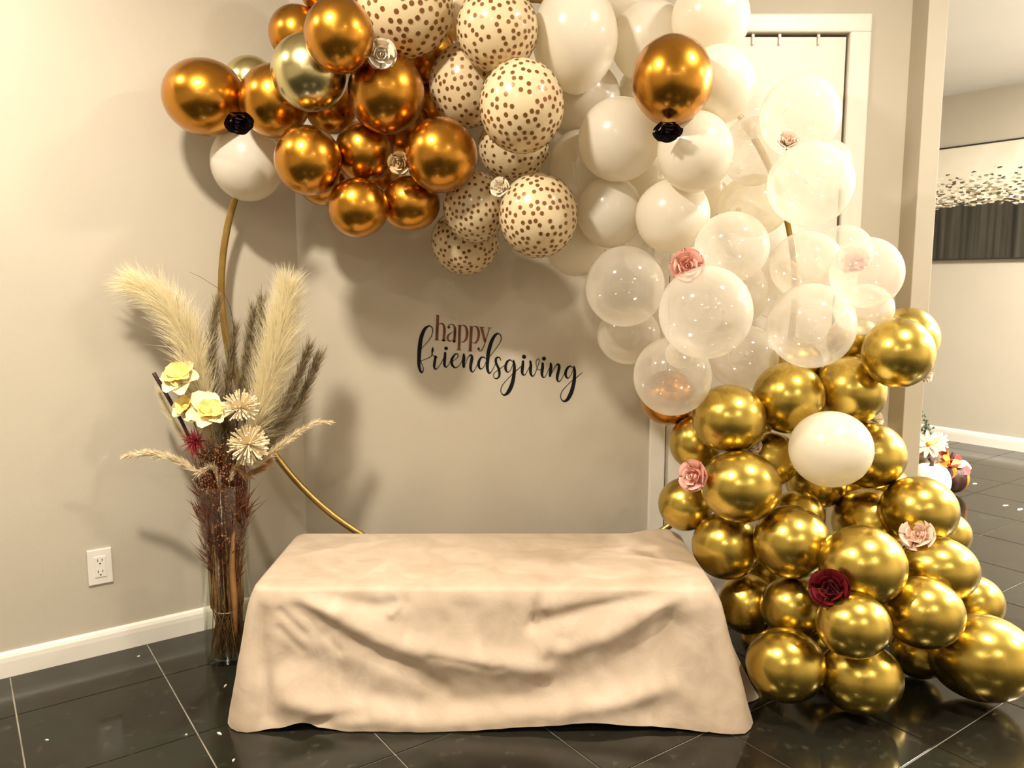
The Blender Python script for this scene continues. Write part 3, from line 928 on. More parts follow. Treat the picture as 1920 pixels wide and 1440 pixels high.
def velvet():
    m, nt, b, out = new_mat('champagne_velvet')
    tc = nd(nt, 'ShaderNodeTexCoord')
    n1 = nd(nt, 'ShaderNodeTexNoise', Scale=7.0, Detail=5.0, Distortion=1.2); nt.links.new(tc.outputs['Object'], n1.inputs['Vector'])
    r = ramp(nt, n1.outputs['Fac'], [(0.3, (0.48, 0.37, 0.26)), (0.55, (0.57, 0.445, 0.325)), (0.75, (0.66, 0.53, 0.405))])
    nt.links.new(r.outputs[0], b.inputs['Base Color'])
    setp(b, Roughness=0.62, Sheen_Weight=0.5, Sheen_Roughness=0.35, Sheen_Tint=(1.0, 0.88, 0.74))
    n2 = nd(nt, 'ShaderNodeTexNoise', Scale=420.0, Detail=2.0); nt.links.new(tc.outputs['Object'], n2.inputs['Vector'])
    n3 = nd(nt, 'ShaderNodeTexNoise', Scale=22.0, Detail=3.0, Distortion=0.8); nt.links.new(tc.outputs['Object'], n3.inputs['Vector'])
    b1 = nd(nt, 'ShaderNodeBump', Strength=0.12, Distance=0.002); nt.links.new(n2.outputs['Fac'], b1.inputs['Height'])
    b2 = nd(nt, 'ShaderNodeBump', Strength=0.25, Distance=0.006); nt.links.new(n3.outputs['Fac'], b2.inputs['Height']); nt.links.new(b1.outputs[0], b2.inputs['Normal'])
    nt.links.new(b2.outputs[0], b.inputs['Normal'])
    return m
M['velvet'] = velvet()
def cc(u, v): return 400 + u / 1.829, 960 + v / 1.829
# folds on the front: (points in crop units), half width px, height m (+ ridge towards viewer, - valley)
FOLDS = [
 ([(150, 262), (240, 285), (330, 345), (440, 420), (570, 490), (700, 560), (780, 610)], 19, -0.020),
 ([(160, 250), (300, 290), (430, 355), (560, 425), (680, 465), (800, 490), (930, 505), (1050, 520), (1110, 532)], 26, 0.030),
 ([(330, 262), (450, 296), (560, 318), (640, 300)], 17, -0.018),
 ([(1700, 235), (1600, 232), (1480, 275), (1320, 330), (1200, 362), (1110, 385)], 17, -0.022),
 ([(1700, 240), (1600, 265), (1480, 350), (1350, 420), (1220, 460), (1140, 470)], 22, 0.026),
 ([(1600, 300), (1500, 420), (1400, 510), (1250, 570), (1150, 590)], 24, -0.014),
 ([(1190, 440), (1150, 500)], 13, -0.010),
 ([(1110, 300), (1095, 390)], 12, -0.014),
 ([(1150, 250), (1130, 330)], 8, 0.008),
 ([(150, 270), (155, 420), (170, 560), (190, 700)], 17, -0.016),
 ([(105, 300), (90, 500), (85, 720)], 20, 0.014),
 ([(230, 340), (310, 420)], 8, -0.006), ([(225, 400), (300, 480)], 8, -0.005), ([(385, 425), (430, 480)], 9, -0.007),
 ([(270, 500), (400, 560), (560, 640), (800, 668), (1100, 660), (1350, 600), (1500, 500), (1580, 400)], 34, -0.020),
 ([(260, 640), (420, 690), (700, 720), (950, 705), (1200, 680), (1400, 640), (1560, 600)], 22, 0.022),
 ([(740, 492), (800, 497), (880, 515), (950, 535), (990, 528)], 8, -0.005),
 ([(1640, 250), (1640, 450), (1660, 650), (1690, 740)], 24, 0.012),
 ([(1600, 400), (1570, 560), (1500, 690)], 20, -0.012),
 ([(1740, 280), (1770, 480), (1810, 740)], 16, 0.018),
 ([(860, 330), (900, 400), (930, 470)], 22, -0.008),
 ([(640, 320), (610, 350)], 8, 0.010), ([(600, 260), (640, 300)], 8, 0.008),
 ([(330, 735), (420, 700), (520, 690)], 12, -0.012),
]
FOLDS = [([cc(*p) for p in pts], w, a * 0.72) for pts, w, a in FOLDS]
def seg_dist(x, y, pts):
    best = 1e9
    for (a, b), (c, d) in zip(pts, pts[1:]):
        l2 = (c - a) ** 2 + (d - b) ** 2
        t = max(0, min(1, ((x - a) * (c - a) + (y - b) * (d - b)) / l2))
        q = (x - a - t * (c - a)) ** 2 + (y - b - t * (d - b)) ** 2
        if q < best: best = q
    return math.sqrt(best)
def interp(x, tab):
    if x <= tab[0][0]: return tab[0][1]
    for (a, b), (c, d) in zip(tab, tab[1:]):
        if x <= c: 
            t = (x - a) / (c - a); t = t * t * (3 - 2 * t); return b + (d - b) * t
    return tab[-1][1]
HEM = [(430, 0.003), (470, 0.002), (520, 0.012), (565, 0.026), (600, 0.010), (650, 0.003), (840, 0.004), (980, 0.014), (1110, 0.027), (1220, 0.014), (1330, 0.006), (1405, 0.003)]
def build_cloth():
    # perimeter: front left -> front right -> right side -> back -> left side
    rc = 0.030
    per = []   # (base point x, y, outward nx, ny, front weight)
    def arc(cx, cy, a0, a1, n):
        for k in range(n + 1):
            a = a0 + (a1 - a0) * k / n
            per.append((cx + rc * math.cos(a), cy + rc * math.sin(a), math.cos(a), math.sin(a)))
    def line_(x0, y0, x1, y1, nx, ny, n):
        for k in range(1, n):
            t = k / n; per.append((x0 + (x1 - x0) * t, y0 + (y1 - y0) * t, nx, ny))
    x0, x1, y0, y1 = BX0, BX1, BY0, BY1
    arc(x0 + rc, y0 + rc, math.pi, math.pi * 1.5, 8)
    line_(x0 + rc, y0, x1 - rc, y0, 0, -1, 230)
    arc(x1 - rc, y0 + rc, -math.pi / 2, 0, 8)
    line_(x1, y0 + rc, x1, y1 - rc, 1, 0, 50)
    arc(x1 - rc, y1 - rc, 0, math.pi / 2, 6)
    line_(x1 - rc, y1, x0 + rc, y1, 0, 1, 40)
    arc(x0 + rc, y1 - rc, math.pi / 2, math.pi, 6)
    line_(x0, y1 - rc, x0, y0 + rc, -1, 0, 50)
    n = len(per)
    cx, cy = (x0 + x1) / 2, (y0 + y1) / 2
    V = []; Fc = []
    rows = []
    # top: rings shrinking towards the centre line
    hwx, hwy = (x1 - x0) / 2, (y1 - y0) / 2
    TOPS = 22
    for i in range(TOPS):
        s = (i + 1) / TOPS
        row = []
        for (px, py, nx, ny) in per:
            ix = cx + (px - cx) * (1 - (1 - s) * hwy * 0.98 / hwx) if True else px
            iy = cy + (py - cy) * (s * 0.98 + 0.02)
            w = noise.noise(Vector((ix * 5, iy * 7, 1.3))) * 0.004 + noise.noise(Vector((ix * 15 + iy * 5, iy * 22, 4.1))) * 0.0022
            # cross creases on the top
            for (qx, qy, qa, ql, qh) in ((-0.50, 2.45, 0.5, 0.13, 0.007), (0.42, 2.33, -0.4, 0.2, 0.006), (0.48, 2.50, -0.9, 0.12, 0.006), (0.15, 2.40, 0.15, 0.25, 0.004)):
                du = (ix - qx) * math.cos(qa) + (iy - qy) * math.sin(qa); dv = -(ix - qx) * math.sin(qa) + (iy - qy) * math.cos(qa)
                w += (1 - max(0, (s - 0.8) / 0.2)) * qh * math.exp(-(dv / 0.011) ** 2 - (du / ql) ** 2)
            edge = max(0, (s - 0.9) / 0.1)
            w += 0.022 * math.exp(-((ix - 0.49) / 0.085) ** 2 - ((iy - 2.57) / 0.05) ** 2)
            row.append(len(V)); V.append(Vector((ix, iy, BZ + w * (1 - 0.8 * edge) - 0.0035 * edge * edge)))
        rows.append(row)
    SK = 58
    for i in range(1, SK + 1):
        t = i / SK
        row = []
        for idx, (px, py, nx, ny) in enumerate(per):
            fr = max(0.0, -ny); rt = max(0.0, nx); lf = max(0.0, -nx); bk = max(0.0, ny)
            side = (py - y0) / (y1 - y0)
            flare = 0.098 * fr + rt * (0.075 * (1 - side) ** 1.5 + 0.016) + lf * (0.030 * (1 - side) + 0.012) + bk * 0.02
            # rounded shoulder, then near straight fall
            sh = 0.016 * (1 - math.exp(-t / 0.05))
            off = sh + flare * (t ** 1.15) - 0.016 * t
            x = px + nx * off; y = py + ny * off
            hz = 0.003
            q = Vector((x, y, BZ * (1 - t)))
            if fr > 0.02:
                gx, gy = px_of((x, y, 0.0)); hz = interp(gx, HEM) * fr + 0.003 * (1 - fr)
            z = BZ - 0.004 - (BZ - 0.004 - hz) * t - 0.008 * (1 - math.exp(-t / 0.03)) * (1 - t)
            q = Vector((x, y, z))
            disp = 0.0
            if fr > 0.02:
                gx, gy = px_of(q)
                for pts, w, a in FOLDS:
                    dd = seg_dist(gx, gy, pts)
                    if dd < w * 2.6: disp += a * math.exp(-(dd / w) ** 2)
                disp += 0.006 * noise.noise(Vector((x * 7, z * 7, 2.0))) + 0.0025 * noise.noise(Vector((x * 24, z * 22, 5.0)))
                disp *= fr * min(1.0, t * 9)
                lim = off - 0.004      # never through the bench
                disp = max(disp, -max(lim, 0.0))
            else:
                ph = (py * 1.0) * 26 + (3 if rt else 0)
                disp = (0.010 * math.sin(ph) + 0.008 * math.sin(ph * 2.3 + 1)) * t * (0.4 + 0.6 * (1 - side)) * (1 if not bk else 0.6)
                # gathered corner by the balloons
                if rt: disp += 0.085 * math.exp(-((side - 0.17) / 0.10) ** 2) * t ** 1.6 - 0.03 * math.exp(-((side - 0.04) / 0.06) ** 2) * t * t
            row.append(len(V)); V.append(q + Vector((nx, ny, 0)) * disp)
        rows.append(row)
    for a, b in zip(rows, rows[1:]):
        for k in range(n):
            k2 = (k + 1) % n
            Fc.append((a[k], b[k], b[k2], a[k2]))
    Fc.append(tuple(rows[0]))
    me = mesh('tablecloth', V, Fc)
    o = link('tablecloth', me, M['velvet'], None, True)
    bmm = bmesh.new(); bmm.from_mesh(me); bmesh.ops.recalc_face_normals(bmm, faces=bmm.faces); bmm.to_mesh(me); bmm.free()
    return tag(o, 'champagne velvet cloth draped to the floor over the low bench', 'tablecloth')
build_cloth()

# ---------------------------------------------------------------- roses tucked into the garland
def petal_mesh(name, r0, h, hw, lean, curl, notch=0.25):
    """one cupped petal standing at radius r0, opening towards +z"""
    NA, NB = 7, 5
    V = []; Fc = []
    for layer in (0, 1):
        for j in range(NB):
            t = j / (NB - 1)
            for i in range(NA):
                s = -1 + 2 * i / (NA - 1)
                wid = hw * (0.55 + 0.6 * t - 0.18 * t * t)
                rr = r0 + lean * t + curl * t ** 3 + 0.05 * h * math.sin(t * 3.1) - 0.012 * layer
                z = h * t * (1 - notch * s * s * t) + 0.02 * h * math.sin(5 * s + 2 * t)
                a = s * wid
                V.append(Vector((rr * math.cos(a), rr * math.sin(a), z - 0.006 * layer * t)))
    o2 = NA * NB
    for j in range(NB - 1):
        for i in range(NA - 1):
            a = j * NA + i
            Fc.append((a, a + 1, a + NA + 1, a + NA)); Fc.append((o2 + a, o2 + a + NA, o2 + a + NA + 1, o2 + a + 1))
    for i in range(NA - 1):
        a = (NB - 1) * NA + i; Fc.append((a, a + 1, o2 + a + 1, o2 + a))
    for j in range(NB - 1):
        a = j * NA; Fc.append((a, a + NA, o2 + a + NA, o2 + a)); a += NA - 1; Fc.append((a + NA, a, o2 + a, o2 + a + NA))
    me = mesh(name, V, Fc); me.polygons.foreach_set('use_smooth', [True] * len(me.polygons))
    return me
PET = [petal_mesh('petal', 0.07, 0.80, 1.25, 0.03, 0.02, 0.1), petal_mesh('petal', 0.20, 0.82, 0.80, 0.08, 0.05),
       petal_mesh('petal', 0.34, 0.78, 0.68, 0.16, 0.10), petal_mesh('petal', 0.46, 0.66, 0.62, 0.30, 0.18), petal_mesh('petal', 0.50, 0.46, 0.60, 0.42, 0.16)]
PETC = {}
def petal_for(k, mat):
    if (k, mat.name) not in PETC:
        me = PET[k].copy(); me.materials.append(mat); PETC[(k, mat.name)] = me
    return PETC[(k, mat.name)]
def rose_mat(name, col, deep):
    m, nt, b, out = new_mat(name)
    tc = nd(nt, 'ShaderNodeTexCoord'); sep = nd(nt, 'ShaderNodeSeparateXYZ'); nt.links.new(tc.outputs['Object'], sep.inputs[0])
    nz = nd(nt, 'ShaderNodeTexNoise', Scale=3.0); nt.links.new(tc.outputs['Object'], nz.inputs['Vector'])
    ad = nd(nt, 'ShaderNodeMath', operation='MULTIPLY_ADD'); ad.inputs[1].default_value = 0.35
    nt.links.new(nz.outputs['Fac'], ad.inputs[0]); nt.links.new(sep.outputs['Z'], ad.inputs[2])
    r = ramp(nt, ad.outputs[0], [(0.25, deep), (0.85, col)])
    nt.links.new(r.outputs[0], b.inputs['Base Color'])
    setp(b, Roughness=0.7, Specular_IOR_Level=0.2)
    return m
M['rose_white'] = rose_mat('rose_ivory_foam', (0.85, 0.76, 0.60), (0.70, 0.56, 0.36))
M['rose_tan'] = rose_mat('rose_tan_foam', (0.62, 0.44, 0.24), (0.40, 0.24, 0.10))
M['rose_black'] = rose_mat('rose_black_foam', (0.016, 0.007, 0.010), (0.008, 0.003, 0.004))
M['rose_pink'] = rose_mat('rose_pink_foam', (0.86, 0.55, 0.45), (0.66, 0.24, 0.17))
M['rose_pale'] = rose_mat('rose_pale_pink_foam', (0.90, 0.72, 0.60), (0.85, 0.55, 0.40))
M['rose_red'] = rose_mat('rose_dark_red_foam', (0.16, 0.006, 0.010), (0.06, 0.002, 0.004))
M['green'] = simple('leaf_green', (0.05, 0.09, 0.025), 0.5, 0.3, 20.0)
def rose(x, y, rpx, mat, label, face=(0, -0.2, 1), dist=None, stem=False, spin=0.0, flat=1.0, lift=0.25):
    """face: picture right, down, towards viewer"""
    if dist is None:
        r = ray(x, y).normalized(); best = 9
        O = Vector((0, 0, CAM_H))
        for key, (C, R, ob) in BALLS.items():
            oc = C - O; b = oc.dot(r); dd = oc.length_squared - b * b
            if dd < R * R * 1.3:
                best = min(best, (r * (b - math.sqrt(max(R * R - dd, 0.0)))).y)
        best -= 0.35 * rpx / F_PX * best
        dist = best
    P0 = at(x, y, dist)
    view = (Vector((0, 0, CAM_H)) - P0); L = view.length; view.normalize()
    vr = CUP.cross(view).normalized(); vu = view.cross(vr)
    ax = (vr * face[0] - vu * face[1] + view * face[2]).normalized()
    S = rpx / F_PX * L / 1.02
    base = P0 - ax * S * lift
    q = ax.to_track_quat('Z', 'Y').to_matrix().to_4x4()
    e = empty('rose'); e.matrix_world = Matrix.Translation(base) @ q @ Matrix.Rotation(spin, 4, 'Z') @ Matrix.Diagonal((S, S, S * flat, 1))
    e.empty_display_size = 0.5
    rng = random.Random(int(x * 7 + y))
    for k, cnt in enumerate((2, 3, 4, 5, 6)):
        for i in range(cnt):
            o = link('petal', petal_for(k, mat), None, e)
            a = 2 * math.pi * (i + 0.5 * (k % 2)) / cnt + k * 0.7 + rng.uniform(-0.15, 0.15)
            o.matrix_local = Matrix.Rotation(a, 4, 'Z') @ Matrix.Rotation(rng.uniform(-0.08, 0.08), 4, 'Y') @ Matrix.Scale(rng.uniform(0.93, 1.05), 4)
    cup = lathe_mesh('calyx', [(0.02, -0.28), (0.16, -0.22), (0.38, -0.05), (0.50, 0.10), (0.40, 0.12), (0.05, 0.0)], 10)
    link('calyx', cup, mat if not stem else M['green'], e, True)
    if stem:
        tube('stem', [(0, 0, -0.2), (0.1, -0.1, -0.9), (0.1, -0.25, -1.6)], 0.07, M['green'], e, 6)
    return tag(e, label, 'rose', 'roses tucked into the balloon garland')
rose(714, 101, 25, M['rose_white'], 'white rose between the dotted and copper balloons at the top', (0.1, 0.05, 1), dist=2.21)
rose(750, 306, 20, M['rose_tan'], 'small tan rose squeezed between two copper balloons', (-0.3, 0.1, 1))
rose(938, 352, 18, M['rose_white'], 'small cream rose between two dotted balloons', (-0.4, -0.3, 1))
rose(447, 228, 23, M['rose_black'], 'black rose under the leftmost copper balloon', (0.1, 0.7, 0.8), dist=2.33)
rose(1252, 243, 25, M['rose_black'], 'black rose under the single copper balloon among ivory ones', (0.05, 0.8, 0.7), dist=2.13)
rose(1288, 499, 29, M['rose_pink'], 'bright pink rose in the middle of the clear balloons', (0.1, -0.1, 1), spin=0.5)
rose(1477, 265, 18, M['rose_pale'], 'pale pink rose on a green stem between upper clear balloons', (0.2, -0.6, 0.7), stem=True)
rose(1598, 488, 26, M['rose_pink'], 'pink rose seen through the rightmost clear balloon', (0, -0.5, 0.8), dist=2.44)
rose(1301, 892, 28, M['rose_pink'], 'pink peony-like rose left of the large chrome gold balloon', (-0.5, 0.0, 0.9), dist=2.27)
rose(1411, 838, 16, M['rose_white'], 'small cream rose half hidden between three gold balloons', (-0.2, -0.4, 0.9), dist=2.40)
rose(1720, 1003, 27, M['rose_pale'], 'pale pink rose on the lower right gold balloons', (-0.1, -0.3, 1))
rose(1557, 1103, 33, M['rose_red'], 'dark red rose on the lower gold balloons', (-0.1, -0.1, 1), spin=1.0, dist=2.03)
rose(1641, 784, 15, M['rose_white'], 'cream rose peeking out right of the lone ivory balloon', (0.6, -0.4, 0.5), dist=2.47)
rose(1737, 702, 15, M['rose_white'], 'cream rose peeking out right of the high gold balloon', (0.7, 0.2, 0.4), dist=2.40)

# ---------------------------------------------------------------- tall glass vase with dried arrangement
VX, VY, VR, VH = -0.908, 2.445, 0.0735, 0.573
M['glass'] = glass_mat('clear_vase_glass')
vprof = [(0.001, 0.0), (VR * 0.93, 0.0), (VR, 0.006), (VR, VH - 0.003), (VR - 0.0015, VH), (VR - 0.004, VH - 0.002), (VR - 0.004, 0.016), (VR * 0.8, 0.011), (0.001, 0.011)]
vase = link('vase', lathe_mesh('vase', vprof, 48), M['glass'], None, True)
vase.location = (VX, VY, 0)
tag(vase, 'tall clear glass cylinder vase on the floor by the left wall', 'vase')
def stem_path(tip_pts, foot):
    """from the foot in the vase, through the vase mouth, along the picture points (x, y, distance)"""
    pts = [Vector(foot)] + [at(*p) for p in tip_pts]
    return [Vector(p) for p in catmull([tuple(p) for p in pts], 6)]
def foot(k):
    a = k * 2.399; r = 0.050 * math.sqrt(((k * 37) % 23) / 23.0)
    return (VX + r * math.cos(a), VY + r * math.sin(a), 0.020)
def strand_mat(name, c0, c1, rough=0.7, trans=0.35):
    m, nt, b, out = new_mat(name)
    tc = nd(nt, 'ShaderNodeTexCoord')
    nz = nd(nt, 'ShaderNodeTexNoise', Scale=60.0, Detail=2.0); nt.links.new(tc.outputs['Object'], nz.inputs['Vector'])
    r = ramp(nt, nz.outputs['Fac'], [(0.3, c0), (0.7, c1)])
    nt.links.new(r.outputs[0], b.inputs['Base Color']); setp(b, Roughness=rough)
    t = nd(nt, 'ShaderNodeBsdfTranslucent'); nt.links.new(r.outputs[0], t.inputs[0])
    mx = nd(nt, 'ShaderNodeMixShader'); mx.inputs[0].default_value = trans
    nt.links.new(b.outputs[0], mx.inputs[1]); nt.links.new(t.outputs[0], mx.inputs[2]); nt.links.new(mx.outputs[0], out.inputs[0])
    return m
M['pampas'] = strand_mat('cream_pampas_plume', (0.95, 0.84, 0.55), (0.98, 0.93, 0.76), 0.8, 0.45)
M['olive'] = strand_mat('olive_dried_grass', (0.16, 0.115, 0.055), (0.42, 0.33, 0.18), 0.8, 0.2)
M['straw'] = strand_mat('straw_stem', (0.33, 0.17, 0.06), (0.52, 0.30, 0.12), 0.6, 0.15)
M['rust'] = strand_mat('rust_stem', (0.11, 0.022, 0.008), (0.27, 0.075, 0.024), 0.6, 0.15)
M['bead'] = strand_mat('rust_bead', (0.22, 0.03, 0.015), (0.66, 0.36, 0.17), 0.4, 0.0)
M['seed'] = strand_mat('cream_seed_head', (0.85, 0.70, 0.45), (0.95, 0.86, 0.64), 0.7, 0.3)
M['yellow'] = simple('yellow_silk', (0.88, 0.66, 0.20), 0.6, 0.15, 60.0)
M['yellow_pale'] = simple('pale_yellow_silk', (0.90, 0.78, 0.45), 0.6, 0.1, 60.0)
M['strawflower'] = simple('pale_straw_floret', (0.88, 0.73, 0.48), 0.6, 0.12, 60.0)
M['bark'] = simple('dark_twig_bark', (0.045, 0.018, 0.012), 0.6, 0.3, 40.0)
M['crimson'] = simple('crimson_feather', (0.30, 0.02, 0.03), 0.7, 0.3, 60.0)
def blade(V, Fc, p, d, ln, w, droop, rng):
    """thin tapering strand of two quads, bent by gravity and a little chance"""
    side = d.cross(Vector((rng.uniform(-1, 1), rng.uniform(-1, 1), rng.uniform(-1, 1))))
    if side.length < 1e-5: side = Vector((1, 0, 0))
    side.normalize()
    b = len(V)
    q = p + d * ln * 0.5 + Vector((0, 0, -droop * 0.3 * ln)); e = p + d * ln + Vector((0, 0, -droop * ln)) + side * rng.uniform(-0.15, 0.15) * ln
    V.extend([p - side * w, p + side * w, q - side * w * 0.8, q + side * w * 0.8, e])
    Fc.extend([(b, b + 1, b + 3, b + 2), (b + 2, b + 3, b + 4)])
def plume(name, label, cat, tip_pts, k, start, mat, stem_mat, n, ln, w, spread, droop, shape, seed, group=None, stem_r=0.0022):
    """a grass stem whose upper part carries a feathery head; shape(t) scales strand length along the head"""
    path = stem_path(tip_pts, foot(k)); base = path[0].copy()
    e = empty(name, base)
    loc = [p - base for p in path]
    tube('stem', loc, [stem_r * (1 - 0.6 * i / len(loc)) for i in range(len(loc))], stem_mat, e, 5)
    rng = random.Random(seed)
    # arc length
    L = [0.0]
    for a, b in zip(loc, loc[1:]): L.append(L[-1] + (b - a).length)
    V = []; Fc = []
    s0 = L[-1] * start
    for _ in range(n):
        t = rng.random() ** 0.9
        s = s0 + (L[-1] - s0) * t
        i = max(j for j in range(len(L)) if L[j] <= s + 1e-9); i = min(i, len(L) - 2)
        u = (s - L[i]) / max(L[i + 1] - L[i], 1e-6)
        p = loc[i].lerp(loc[i + 1], u); tg = (loc[i + 1] - loc[i]).normalized()
        rd = Vector((rng.gauss(0, 1), rng.gauss(0, 1), rng.gauss(0, 1))); rd = (rd - tg * rd.dot(tg)).normalized()
        d = (tg + rd * spread * rng.uniform(0.3, 1.0)).normalized()
        blade(V, Fc, p + rd * 0.002, d, ln * shape(t) * rng.uniform(0.6, 1.15), w * rng.uniform(0.6, 1.2), droop * rng.uniform(0.2, 1.2), rng)
    pl = link('plume', mesh('plume', V, Fc), mat, e); pl['kind'] = 'stuff'
    return tag(e, label, cat, group)
full = lambda t: 0.45 + 0.75 * math.sin(min(1, t * 1.05) * math.pi * 0.85) 
PG = 'pampas plumes in the glass vase'
plume('pampas_plume', 'big cream pampas plume leaning left out of the vase', 'pampas', [(415, 900, 2.45), (392, 790, 2.45), (362, 660, 2.45), (315, 575, 2.44), (258, 533, 2.43)], 1, 0.50, M['pampas'], M['straw'], 7500, 0.135, 0.0008, 0.75, 0.22, full, 1, PG)
plume('pampas_plume', 'big cream pampas plume standing upright at the right of the vase', 'pampas', [(425, 900, 2.45), (478, 800, 2.44), (512, 680, 2.43), (530, 590, 2.43), (538, 545, 2.43)], 2, 0.45, M['pampas'], M['straw'], 8500, 0.130, 0.0008, 0.72, 0.06, full, 2, PG)
plume('pampas_plume', 'thin cream pampas plume at the lower left, behind the dark twig', 'pampas', [(412, 905, 2.46), (365, 845, 2.47), (325, 790, 2.47), (298, 735, 2.47)], 3, 0.62, M['pampas'], M['straw'], 700, 0.05, 0.0006, 0.30, 0.0, full, 3, PG)
GG = 'olive grasses in the glass vase'
thin = lambda t: 0.55 + 0.9 * (1 - t)
for i, (pts, lab, n) in enumerate([
    ([(415, 900, 2.46), (405, 780, 2.47), (398, 660, 2.47), (408, 568, 2.48)], 'dark olive grass plume between the left pampas and the hoop', 620),
    ([(418, 900, 2.46), (420, 780, 2.47), (430, 690, 2.48), (440, 620, 2.49)], 'short olive grass plume directly in front of the hoop', 560),
    ([(420, 900, 2.47), (440, 780, 2.48), (462, 680, 2.49), (474, 588, 2.50)], 'tall olive grass plume just right of the hoop', 800),
    ([(422, 900, 2.46), (455, 790, 2.47), (485, 670, 2.48), (492, 570, 2.49)], 'olive grass plume beside the upright pampas', 800),
    ([(428, 900, 2.45), (480, 840, 2.44), (540, 750, 2.43), (578, 655, 2.42)], 'dark olive grass plume leaning right past the upright pampas', 760),
    ([(428, 900, 2.45), (485, 850, 2.45), (555, 765, 2.45), (597, 672, 2.45)], 'rightmost olive grass plume with split wispy tips', 620),
    ([(414, 900, 2.46), (385, 780, 2.47), (340, 690, 2.48), (318, 640, 2.48)], 'thin olive grass tuft behind the left pampas and yellow flower', 320)]):
    plume('dried_grass', lab, 'grass', pts, 5 + i, 0.45, M['olive'], M['olive'], n * 2, 0.100, 0.0009, 0.48, -0.02, thin, 20 + i, GG, 0.0018)
# long bare twig tips
for i, (pts, lab) in enumerate([
    ([(418, 900, 2.46), (430, 760, 2.46), (440, 640, 2.46), (425, 560, 2.46), (385, 525, 2.46), (355, 510, 2.46)], 'hair-thin dried stem curving left above the vase'),
    ([(424, 900, 2.45), (470, 760, 2.45), (488, 640, 2.45), (490, 533, 2.45)], 'thin dark dried stem rising beside the upright pampas'),
    ([(410, 900, 2.44), (352, 720, 2.43), (338, 620, 2.42), (331, 553, 2.42)], 'thin dried stem rising in front of the left pampas')]):
    p = stem_path(pts, foot(13 + i)); b = p[0].copy()
    o = tube('dried_stem', [q - b for q in p], [0.0016 * (1 - 0.75 * j / len(p)) for j in range(len(p))], M['bark'], None, 5)
    o.location = b; tag(o, lab, 'dried stem', 'bare stems in the glass vase')
# dark twig at the left
p = stem_path([(412, 905, 2.44), (370, 850, 2.43), (335, 780, 2.42), (288, 699, 2.41)], foot(17)); b = p[0].copy()
o = tube('twig', [q - b for q in p], [0.0035 + 0.003 * (j / len(p)) for j in range(len(p))], M['bark'], None, 7)
o.location = b; tag(o, 'short dark twig with a cut end, left of the yellow flowers', 'twig')

# yellow silk flowers
def flat_petal(name, ln, wd, cup, lift, ruffle=0.0):
    V = []; Fc = []; NA, NB = 5, 6
    for j in range(NB):
        t = j / (NB - 1)
        for i in range(NA):
            s = -1 + 2 * i / (NA - 1)
            w = wd * math.sin(math.pi * (0.12 + 0.80 * t)) ** 0.8
            V.append(Vector((ln * t, s * w, lift * t - 0.6 * lift * t * t + cup * s * s * w + ruffle * math.sin(6 * s + 9 * t) * t)))
    for j in range(NB - 1):
        for i in range(NA - 1):
            a = j * NA + i; Fc.append((a, a + 1, a + NA + 1, a + NA))
    me = mesh(name, V, Fc); me.polygons.foreach_set('use_smooth', [True] * len(me.polygons))
    return me
def stem_to(e, basept, k, mat, r=0.0018):
    """stem from the vase foot to the flower, in the flower's own frame"""
    f = Vector(foot(k)); mid = Vector((VX + (basept.x - VX) * 0.35, VY + (basept.y - VY) * 0.35, VH + 0.01))
    inv = e.matrix_world.inverted()
    pts = [inv @ Vector(q) for q in catmull([tuple(f), tuple(mid), tuple(basept)], 6)]
    s = e.matrix_world.to_scale().x
    tube('stem', pts, r / s, mat, e, 5)
def facing_empty(name, x, y, dist, face, S):
    P0 = at(x, y, dist); view = (Vector((0, 0, CAM_H)) - P0); L = view.length; view.normalize()
    vr = CUP.cross(view).normalized(); vu = view.cross(vr)
    ax = (vr * face[0] - vu * face[1] + view * face[2]).normalized()
    e = empty(name); e.matrix_world = Matrix.Translation(P0) @ ax.to_track_quat('Z', 'Y').to_matrix().to_4x4() @ Matrix.Scale(S / F_PX * L, 4)
    return e, P0
yp1 = flat_petal('petal', 1.0, 0.42, 0.35, 0.15, 0.05); yp2 = flat_petal('petal', 0.62, 0.34, 0.5, 0.45, 0.05)
yp1.materials.append(M['yellow_pale']); yp2.materials.append(M['yellow'])
for i, (x, y, dist, face, S, lab) in enumerate([
    (338, 708, 2.40, (-0.35, -0.55, 0.75), 38, 'topmost yellow silk flower, in front of the left pampas'),
    (352, 765, 2.39, (-0.5, -0.4, 0.75), 31, 'small yellow silk flower beside the dark twig'),
    (388, 775, 2.37, (0.15, -0.5, 0.85), 40, 'lower yellow silk flower left of the straw pompoms')]):
    e, P0 = facing_empty('yellow_flower', x, y, dist, face, S)
    bpy.context.view_layer.update()
    rng = random.Random(i + 3)
    for r_, me, cnt, z in ((0, yp1, 6, 0.0), (1, yp2, 6, 0.10)):
        for k in range(cnt):
            o = link('petal', me, None, e)
            o.matrix_local = Matrix.Translation((0, 0, z)) @ Matrix.Rotation(2 * math.pi * (k + 0.5 * r_) / cnt + rng.uniform(-0.2, 0.2), 4, 'Z') @ Matrix.Rotation(rng.uniform(-0.35, 0.15), 4, 'Y') @ Matrix.Scale(rng.uniform(0.85, 1.1), 4)
    link('flower_centre', lathe_mesh('flower_centre', [(0.001, 0.42), (0.12, 0.38), (0.2, 0.25), (0.19, 0.08), (0.05, 0.0)], 10), M['yellow'], e, True)
    stem_to(e, P0, 18 + i, M['straw'])
    tag(e, lab, 'flower', 'yellow silk flowers in the vase')
